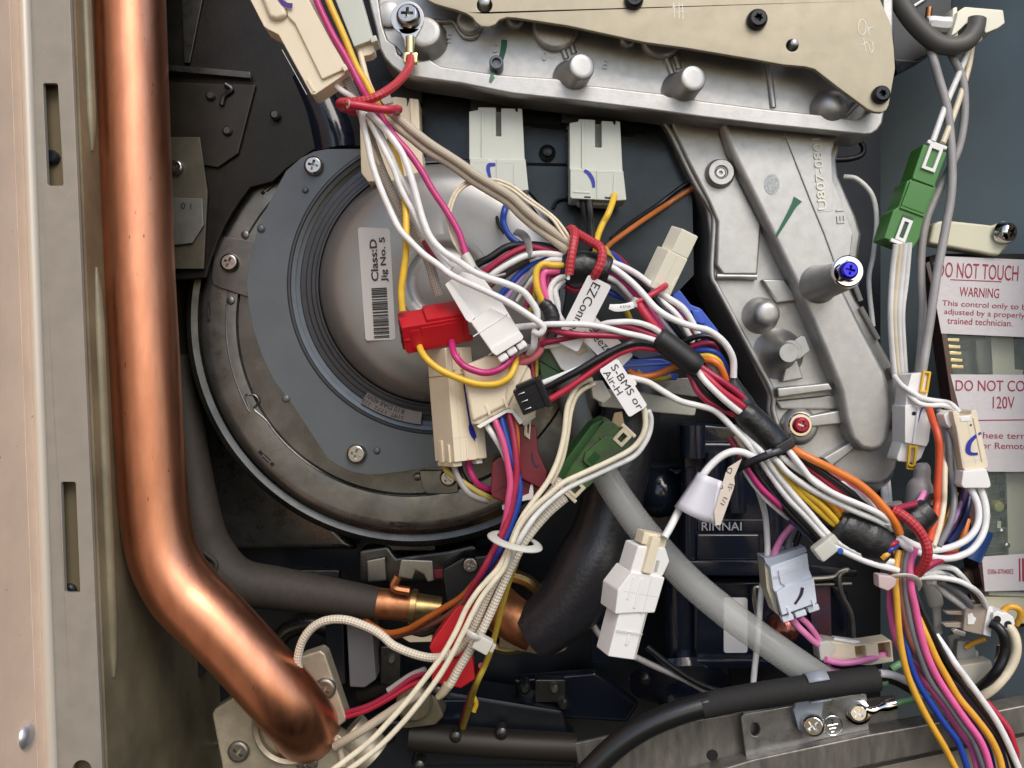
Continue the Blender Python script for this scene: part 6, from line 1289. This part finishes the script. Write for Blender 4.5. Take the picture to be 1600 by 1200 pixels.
solo('rubber_boot', 'grey rubber boot flaring over the pink wire', 'boot', MB().tube([(1440, 724), (1441, 732), (1440, 748), (1438, 760), (1436, 786)], [8, 12, 13, 19, 21], -76, 6, 22, cap=True), mat("grey_boot", (0.24, 0.22, 0.21), 0.5))
solo('rubber_boot', 'low grey rubber cap behind the thick orange wire', 'boot', MB().tube([(1396, 786), (1400, 800), (1404, 820)], [12, 14, 14], -60, 5, 18), mat("grey_boot", (0.24, 0.22, 0.21)))
for i in range(3):
    wire('white', 4, [(1370 + i * 6, 690, -260), (1377 + i * 5, 750, -240), (1384 + i * 4, 800, -150)], ('left', 'middle', 'right')[i] + ' one of three white wires behind the valve arm tip', -150, 'white wires behind the arm tip')
# ---- bottom right ribbon of coloured wires
solo_tie = Thing('cable_tie', 'pinkish clear cable tie round the coloured wires at lower right', 'cable tie', (1400, 905, 40))
solo_tie.part('strap', MB().tube([(1384, 908, 10), (1396, 901, 34), (1414, 899, 38), (1428, 903, 32), (1434, 912, 14), (1430, 922, -6)], 6.5, 0, 6, 14, 0.45), clear_p)
solo_tie.part('head', MB().fprism(Fr(1382, 908, 30, 0), [(-14, -12), (6, -10), (16, -6), (14, 6), (2, 14), (-13, 8)], -12, 10), mat("pink_clear", (0.76, 0.58, 0.56), 0.35, 0, 0.02, 4, trans=0.3), bevel=3)
RB = 'in the ribbon of wires at lower right'
wire('pink', 5.2, [(1398, 862, 0), (1395, 890), (1390, 925), (1393, 962), (1401, 1000, -6), (1415, 1024, -14), (1430, 1040), (1443, 1062), (1462, 1087), (1480, 1112), (1502, 1145), (1519, 1172), (1530, 1215, 6)], 'rose red wire ' + RB, 4)
wire('amber', 5.4, [(1404, 860, 10), (1400, 884), (1399, 912), (1402, 942), (1405, 985), (1411, 1022), (1421, 1060), (1438, 1102), (1457, 1136), (1477, 1169), (1500, 1215, 16)], 'leftmost amber wire ' + RB, 20)
wire('brown', 5, [(1412, 858, 8), (1407, 884), (1406, 917), (1409, 947), (1415, 977), (1425, 1007), (1440, 1036), (1458, 1070, -10)], 'brown wire ' + RB, 14)
wire('grey', 5.2, [(1420, 858, 12), (1413, 884), (1415, 917), (1418, 947), (1426, 985), (1437, 1022), (1453, 1062), (1480, 1099), (1502, 1130), (1522, 1162), (1542, 1215, 14)], 'grey wire ' + RB, 16)
wire('pink', 5.8, [(1430, 856, 14), (1422, 884), (1424, 917), (1430, 947), (1436, 977), (1446, 1017), (1464, 1056), (1489, 1097), (1510, 1126), (1530, 1154), (1542, 1180), (1550, 1215, 20)], 'hot pink wire ' + RB, 22)
wire('blue', 5.2, [(1408, 960, 0), (1411, 980), (1416, 1010), (1424, 1042), (1438, 1072), (1459, 1105), (1480, 1135), (1498, 1162), (1516, 1215, 10)], 'blue wire ' + RB, 10)
wire('amber', 5.8, [(1430, 946, 2), (1438, 972), (1450, 1000), (1464, 1030), (1480, 1061), (1499, 1090), (1523, 1120), (1546, 1150), (1560, 1182), (1568, 1215, 18)], 'right hand amber wire ' + RB, 16)
wire('black', 4.6, [(1426, 900, 6), (1430, 925), (1444, 962), (1465, 1003), (1483, 1038), (1507, 1073), (1529, 1102), (1555, 1138), (1574, 1172), (1590, 1215, 12)], 'black wire next to white ' + RB, 12)
wire('black', 4, [(1424, 910, -4), (1436, 952), (1454, 994), (1474, 1032), (1498, 1068, -4)], 'second black wire ' + RB, 0)
wire('white', 5.4, [(1462, 992, -6), (1480, 1017), (1493, 1037), (1510, 1060), (1532, 1090), (1555, 1123), (1573, 1157), (1594, 1206, 16)], 'rightmost white wire ' + RB, 16)
wire('redor', 5, [(1464, 1016, -10), (1478, 1044), (1493, 1066), (1520, 1090, -16)], 'orange red wire short stretch ' + RB, -6)
wire('red', 5.6, [(1540, 1096, -10), (1560, 1120), (1577, 1142), (1585, 1165), (1587, 1180), (1586, 1206, -10)], 'red wire bulging out right of the white one at bottom corner', -4)
wire('purple', 5.2, [(1476, 1046, -10), (1495, 1072), (1517, 1101), (1540, 1133), (1562, 1166), (1576, 1215, 0)], 'dark purple wire ' + RB, 2)
wire('maroon', 5, [(1488, 1058, -16), (1508, 1086), (1530, 1116), (1552, 1148), (1568, 1190), (1574, 1215, -6)], 'dark maroon wire ' + RB, -4)
wire('navy', 5, [(1456, 1030, -14), (1478, 1066), (1502, 1104), (1526, 1140), (1545, 1172), (1554, 1215, -6)], 'navy wire ' + RB, -6)
# ---- loops lower right
wire('white', 4.8, [(1430, 903, 10), (1446, 901), (1466, 902), (1495, 908), (1517, 917), (1532, 930), (1542, 950, -90)], 'front white wire curving to the brown terminal block', -20)
wire('white', 4.8, [(1432, 894, 6), (1444, 890), (1466, 886), (1488, 888), (1500, 897), (1512, 912), (1522, 930, -96)], 'upper white wire arching to the brown terminal block', -30)
wire('white', 4.4, [(1440, 898, 0), (1458, 893), (1478, 897), (1496, 908, -60)], 'middle white wire behind the two arching ones', -34)
wire('white', 6, [(1452, 908, -60), (1464, 912), (1480, 928), (1504, 946), (1514, 956, -104)], 'pale thick wire behind the arching white ones', -80)
wire('grey', 6, [(1468, 908, -60), (1484, 918), (1502, 931), (1516, 946), (1522, 956, -104)], 'dark grey thick wire behind the arching white ones', -76)
wire('black', 5.4, [(1480, 906, -60), (1504, 914), (1522, 928), (1534, 948, -104)], 'black thick wire behind the arching white ones', -70)
wire('black', 8.2, [(1548, 974, -76), (1558, 979), (1567, 990), (1571, 1008), (1569, 1026), (1558, 1048), (1545, 1062), (1530, 1076, -90)], 'thick black wire hooping from the terminal block', -64)
wire('cream', 8.2, [(1570, 974, -80), (1580, 984), (1587, 1002), (1586, 1024), (1575, 1048), (1556, 1072), (1538, 1085), (1524, 1094, -96)], 'thick cream wire hooping from the terminal block', -72)
wire('amber', 5, [(1564, 958, -90), (1572, 950), (1582, 948), (1592, 953), (1594, 964), (1588, 976, -96)], 'amber wire looping over the terminal block', -84)
wire('amber', 4.4, [(1508, 1012, -130), (1522, 1004), (1540, 998, -120)], 'amber wire end below the terminal block', -126)
gp = mat("pale_sleeve", (0.40, 0.40, 0.37), 0.4, 0, 0.03, 4, trans=0.25)
solo('spade_sleeve', 'grey translucent spade terminal sleeve left of the brown block', 'terminal', MB().tube([(1450, 906), (1456, 922), (1462, 944), (1463, 952), (1466, 990)], [12, 13, 12, 7, 7], -120, 5, 16, 0.6), gp)
solo('spade_sleeve', 'second translucent spade terminal lying below the brown block', 'terminal', MB().tube([(1486, 990), (1494, 1008), (1504, 1022), (1522, 1030)], [8, 12, 16, 14], -150, 5, 16, 0.6), gp)
solo('wire_end', 'frayed bright strand behind the thick black hoop', 'wire', MB().tube([(1560, 1008), (1558, 1020), (1556, 1036)], 2.5, -110, 4, 8), chrome)
wire('white', 6.4, [(1374, 1052, -30), (1394, 1054), (1416, 1064), (1440, 1078, -50)], 'white lead leaving the black sleeved cable end', -36)
wire('black', 5, [(1376, 1062, -44), (1396, 1066), (1420, 1078), (1438, 1088, -60)], 'black lead leaving the black sleeved cable end', -50)
wire('green', 5, [(1366, 1068, -40), (1376, 1068), (1386, 1066, -44)], 'turquoise green lead end under the sleeved cable', -42)
wire('green', 6, [(1392, 1046, -100), (1402, 1040), (1416, 1034, -110)], 'green wire end behind the amber ribbon wire', -100)
wire('lpink', 5.2, [(1290, 1030, -70), (1300, 1034), (1320, 1036), (1346, 1032), (1366, 1027), (1384, 1022, -100)], 'pink wire lying across the open cream terminal', -76)
wire('lpink', 5.4, [(1238, 966, -66), (1248, 980), (1260, 992), (1272, 1002), (1288, 1012, -84)], 'lower pink wire from the blue white plug', -70)
wire('lpink', 5, [(1250, 964, -70), (1262, 976), (1274, 992), (1284, 1008, -90)], 'upper pink wire from the blue white plug', -76)
wire('lpink', 4.6, [(1290, 1036, -90), (1300, 1046), (1320, 1052, -96)], 'pink wire end below the cream terminal', -90)
solo('black_rod', 'black edge of the bracket between terminal block and rail', 'bracket', MB().prism([(1470, 1062), (1568, 1056), (1572, 1090), (1520, 1108), (1470, 1100)], -110, -150), mat("slate_plate", (0.06, 0.07, 0.08), 0.4), bevel=3)
solo('beige_block', 'beige plastic foot behind the coloured ribbon', 'support', MB().prism([(1470, 1066), (1500, 1040), (1550, 1032), (1552, 1044), (1528, 1072), (1490, 1086)], -100, -130), mat("beige_plastic", (0.42, 0.40, 0.33), 0.5), bevel=3)
solo('clear_bag', 'crumpled clear plastic boot below the brown terminal block', 'boot', MB().prism([(1496, 1000), (1524, 1004), (1528, 1024), (1516, 1040), (1494, 1032)], -130, -160), gp, bevel=6)
# ---- two white wire pairs left of the S-BMS label and down to the bottom
pa = [(926, 592, 30), (917, 594), (903, 603), (893, 620), (886, 640), (881, 680), (872, 718), (857, 750), (839, 776), (820, 802), (806, 828), (795, 856, 30), (779, 886), (762, 906), (744, 926), (728, 952), (712, 986), (690, 1024), (668, 1056), (636, 1096), (608, 1128), (574, 1162), (516, 1206, 20)]
wire('ecru', 4.7, pa, 'long white wire curving down left of the dull green plug', 34)
pb = [(1006, 638, 50), (1008, 650), (1008, 668), (1001, 686), (985, 704), (953, 720), (913, 738), (881, 755), (857, 774), (834, 794), (812, 820), (800, 848, 34), (788, 886), (771, 910), (753, 933), (738, 959), (723, 991), (703, 1029), (682, 1063), (650, 1105), (622, 1137), (588, 1171), (534, 1211, 24)]
wire('ecru', 4.7, pb, 'long white wire crossing the dull green plug to the bottom, upper', 40)
wire('white', 4.8, [(1013, 642, 44), (1017, 655), (1016, 672), (1008, 692), (990, 713), (958, 729), (918, 747), (886, 763), (860, 784), (838, 806), (818, 832), (803, 862), (790, 890, 8)], 'white wire crossing the dull green plug, lower of the pair', 34)
wire('cream', 4, [(930, 600, 20), (914, 606), (901, 620), (892, 644), (887, 682), (878, 720), (862, 755, 16)], 'second pale wire close beside the left white one', 24)
s1 = [(876, 748, 0), (862, 768), (840, 796), (820, 826), (806, 848), (796, 868, 14), (774, 905), (758, 938), (744, 972), (734, 996), (726, 1006), (712, 1018), (694, 1025), (672, 1027), (645, 1022), (615, 1008), (596, 993), (575, 980), (542, 969), (510, 969), (488, 981), (472, 1003), (466, 1030), (468, 1050, -120)]
wire('white', 7, s1, 'white braided lead looping left to the pipe flange', 18, None, 7, 14, 'sleeved_cable', br_white, 'cable')
s2 = [(884, 778, 0), (874, 786), (856, 802), (836, 823), (820, 846), (808, 868, 10), (790, 905), (772, 946), (754, 984), (742, 1002), (730, 1022), (716, 1046), (704, 1066), (694, 1080, -10)]
wire('white', 7.2, s2, 'white braided lead ending in a crimped tip near centre bottom', 10, None, 7, 14, 'sleeved_cable', br_white, 'cable')
solo('cable_end', 'forked tan end of the white braided lead', 'terminal', MB().tube([(700, 1070, -4), (692, 1082, -6), (684, 1090, -8)], [8, 7, 5], 0, 5, 12), mat("tan_tip", (0.42, 0.36, 0.24), 0.5))
wire('white', 7.4, [(660, 1082, -140), (630, 1099), (600, 1119), (566, 1142), (540, 1156), (524, 1166, -170)], 'tan braided lead going behind to the pipe flange', -150, None, 6, 12, 'sleeved_cable', br_tan, 'cable')
wire('white', 5, [(522, 1150, -180), (532, 1172), (536, 1196, -180)], 'short braided lead bending down at the pipe flange', -176, None, 5, 10, 'sleeved_cable', br_tan, 'cable')
T = Thing('cable_tie', 'cream cable tie round the two white braided leads', 'cable tie', (745, 1002, 30))
T.part('strap', MB().tube([(727, 984, 10), (732, 990, 30), (742, 996, 34), (752, 1002, 22)], 7, 0, 5, 12, 0.5), clear_p)
T.part('head', MB().fbox(Fr(754, 1006, 24, 28), -14, 14, -12, 12, -12, 8), clear_p, bevel=3)
T.part('tail', MB().fbox(Fr(766, 1010, 20, 28), 0, 8, -6, 8, -8, 2), clear_p, bevel=2)
solo('cable_tie', 'cream ring shaped tie band round the pink, blue and braided wires', 'cable tie', MB().tube([(805 + 36 * math.cos(a) + 2 * math.sin(a), 845 + 8 * math.cos(a) + 11 * math.sin(a), 18 + 34 * math.sin(a)) for a in [2 * math.pi * i / 24 for i in range(25)]], 8, 0, 2, 10, 0.35, cap=False), clear_p)
# ---- wires under the wide cream plug
wire('white', 5.2, [(756, 650, -6), (762, 666), (772, 682), (784, 702), (792, 720, -12)], 'white wire leaving the wide cream plug', 0)
wire('pink', 5.6, [(769, 646, 0), (775, 662), (786, 690), (793, 722), (797, 755), (795, 782), (790, 808), (784, 836, 0)], 'pink wire leaving the wide cream plug', 10, m=mat("rose_pvc", (0.58, 0.08, 0.20), 0.26))
wire('blue', 5.6, [(781, 642, -4), (786, 662), (796, 700), (804, 728), (811, 752), (811, 776), (804, 806), (794, 834), (780, 858), (764, 884), (749, 906, -20)], 'blue wire leaving the wide cream plug', 4)
wire('crimson', 5.6, [(793, 638, -2), (800, 668), (806, 706), (807, 742), (803, 776), (797, 804), (786, 832), (772, 858), (757, 886), (742, 912), (728, 936, -30)], 'crimson wire leaving the wide cream plug', 8)
wire('orange', 4.8, [(802, 648, -10), (808, 676), (808, 712), (804, 742, -16)], 'orange wire leaving the wide cream plug', -8)
wire('yellow', 5, [(694, 728, -60), (700, 738), (722, 753), (744, 767), (770, 780, -60)], 'yellow wire from the long cream plug to the maroon plug', -40, m=mat("dull_yellow", (0.45, 0.36, 0.10), 0.4))
wire('lgrey', 5, [(708, 720, -40), (712, 736), (720, 754), (732, 770), (746, 779), (762, 783, -60)], 'pale wire sagging from the long cream plug', -34)
wire('black', 5, [(718, 720, -50), (720, 738), (732, 758), (748, 768), (770, 772, -70)], 'black wire from the long cream plug', -56)
wire('magenta', 5.2, [(732, 718, -40), (734, 734), (742, 752), (754, 761), (772, 766, -66)], 'magenta wire from the long cream plug to the maroon plug', -44)
wire('orange', 5.4, [(756, 892, -40), (742, 910), (720, 934), (690, 953), (660, 970), (637, 983), (606, 990), (584, 980, -230), (560, 962, -350)], 'orange wire peeling off left below the ring band', -80, m=mat("burnt_orange", (0.42, 0.11, 0.02), 0.36))
wire('brown', 4.8, [(744, 920, -60), (716, 948), (690, 966), (660, 982), (634, 990), (606, 994, -240), (576, 972, -360)], 'brown wire below the orange one going left', -110)
wire('crimson', 4, [(790, 862, 0), (778, 884), (760, 908), (738, 936), (722, 964, -20)], 'thin crimson wire between the long white wires', 6)
wire('olive', 5, [(812, 862, 0), (806, 880), (796, 908), (786, 944), (777, 980), (768, 1014), (758, 1040), (742, 1074, -120), (728, 1120, -300), (716, 1160, -430)], 'olive yellow wire hanging right of the braided leads', -20)
T = Thing('plug', 'long dark red plug behind the white wires at bottom centre', 'connector', (708, 1010, -80))
T.part('housing', MB().prism([(712, 950), (745, 930), (756, 960), (744, 1010), (736, 1030), (676, 1024), (670, 1012), (676, 1000)], -84, -130), red_p, bevel=3)
T.part('housing', MB().prism([(676, 1030), (738, 1026), (742, 1062), (720, 1076), (674, 1066)], -92, -130), red_p, bevel=3)
T.part('step', MB().prism([(700, 996), (742, 984), (738, 1000), (700, 1010)], -78, -90), red_p, bevel=2)
wire('crimson', 5, [(752, 1040, -110), (742, 1070), (732, 1096), (724, 1124, -330), (716, 1150, -470)], 'dark red wire hanging under the bottom red plug', -130)
for i, (c_, l) in enumerate((('salmon', 'dull salmon'), ('red', 'bright red'), ('lgrey', 'pale grey'))):
    q = [(532, 1116 - (0, -6, 0)[i], -200), (572, 1104 + (0, 5, -8)[i]), (606, 1087 + (0, 6, -8)[i]), (640, 1062 + (0, 10, -6)[i]), (664, 1050 + (0, 12, -4)[i], -150)]
    wire(c_ if c_ != 'salmon' else 'crimson', 4.6, q if i < 2 else q[2:], '%s wire running left behind the white pair at bottom' % l, -170)
wire('black', 5, [(600, 992, -230), (636, 986), (660, 990), (680, 984, -200)], 'black wire under the brass nut', -220)
# ---- cream bar and clear bits behind the labels
T = Thing('support_bar', 'pale cream plastic bar behind the S-BMS label', 'support', (1040, 628, -120))
T.part('bar', MB().prism([(930, 606), (1000, 612), (1060, 624), (1090, 628), (1086, 650), (1040, 646), (940, 636)], -110, -150), mat("pale_bar", (0.52, 0.52, 0.44), 0.4), bevel=3)
T.part('film', MB().prism([(1004, 594), (1080, 590), (1100, 622), (1030, 612)], -100, -108), mat("smoky_film", (0.30, 0.29, 0.27), 0.2, 0, 0.3, 8, trans=0.3), bevel=2)
solo('clear_plug', 'tiny clear plug end under the S-BMS label', 'connector', MB().prism([(922, 596), (942, 594), (956, 620), (944, 632), (926, 622)], -30, -60), clear_p, bevel=3)
solo('clear_plug', 'white plug shoulder at the upper end of the S-BMS label', 'connector', MB().prism([(974, 588), (984, 584), (996, 600), (990, 606), (982, 604)], 40, 20), white_p, bevel=2)
solo('tan_strip', 'small tan cardboard strip above the dull green plug', 'strip', MB().prism([(960, 645), (972, 643), (976, 664), (964, 672), (956, 660)], -60, -66), mat("cardboard", (0.42, 0.30, 0.17), 0.6), bevel=1)
for o in bpy.data.objects:
    if '_w' in o: del o['_w']
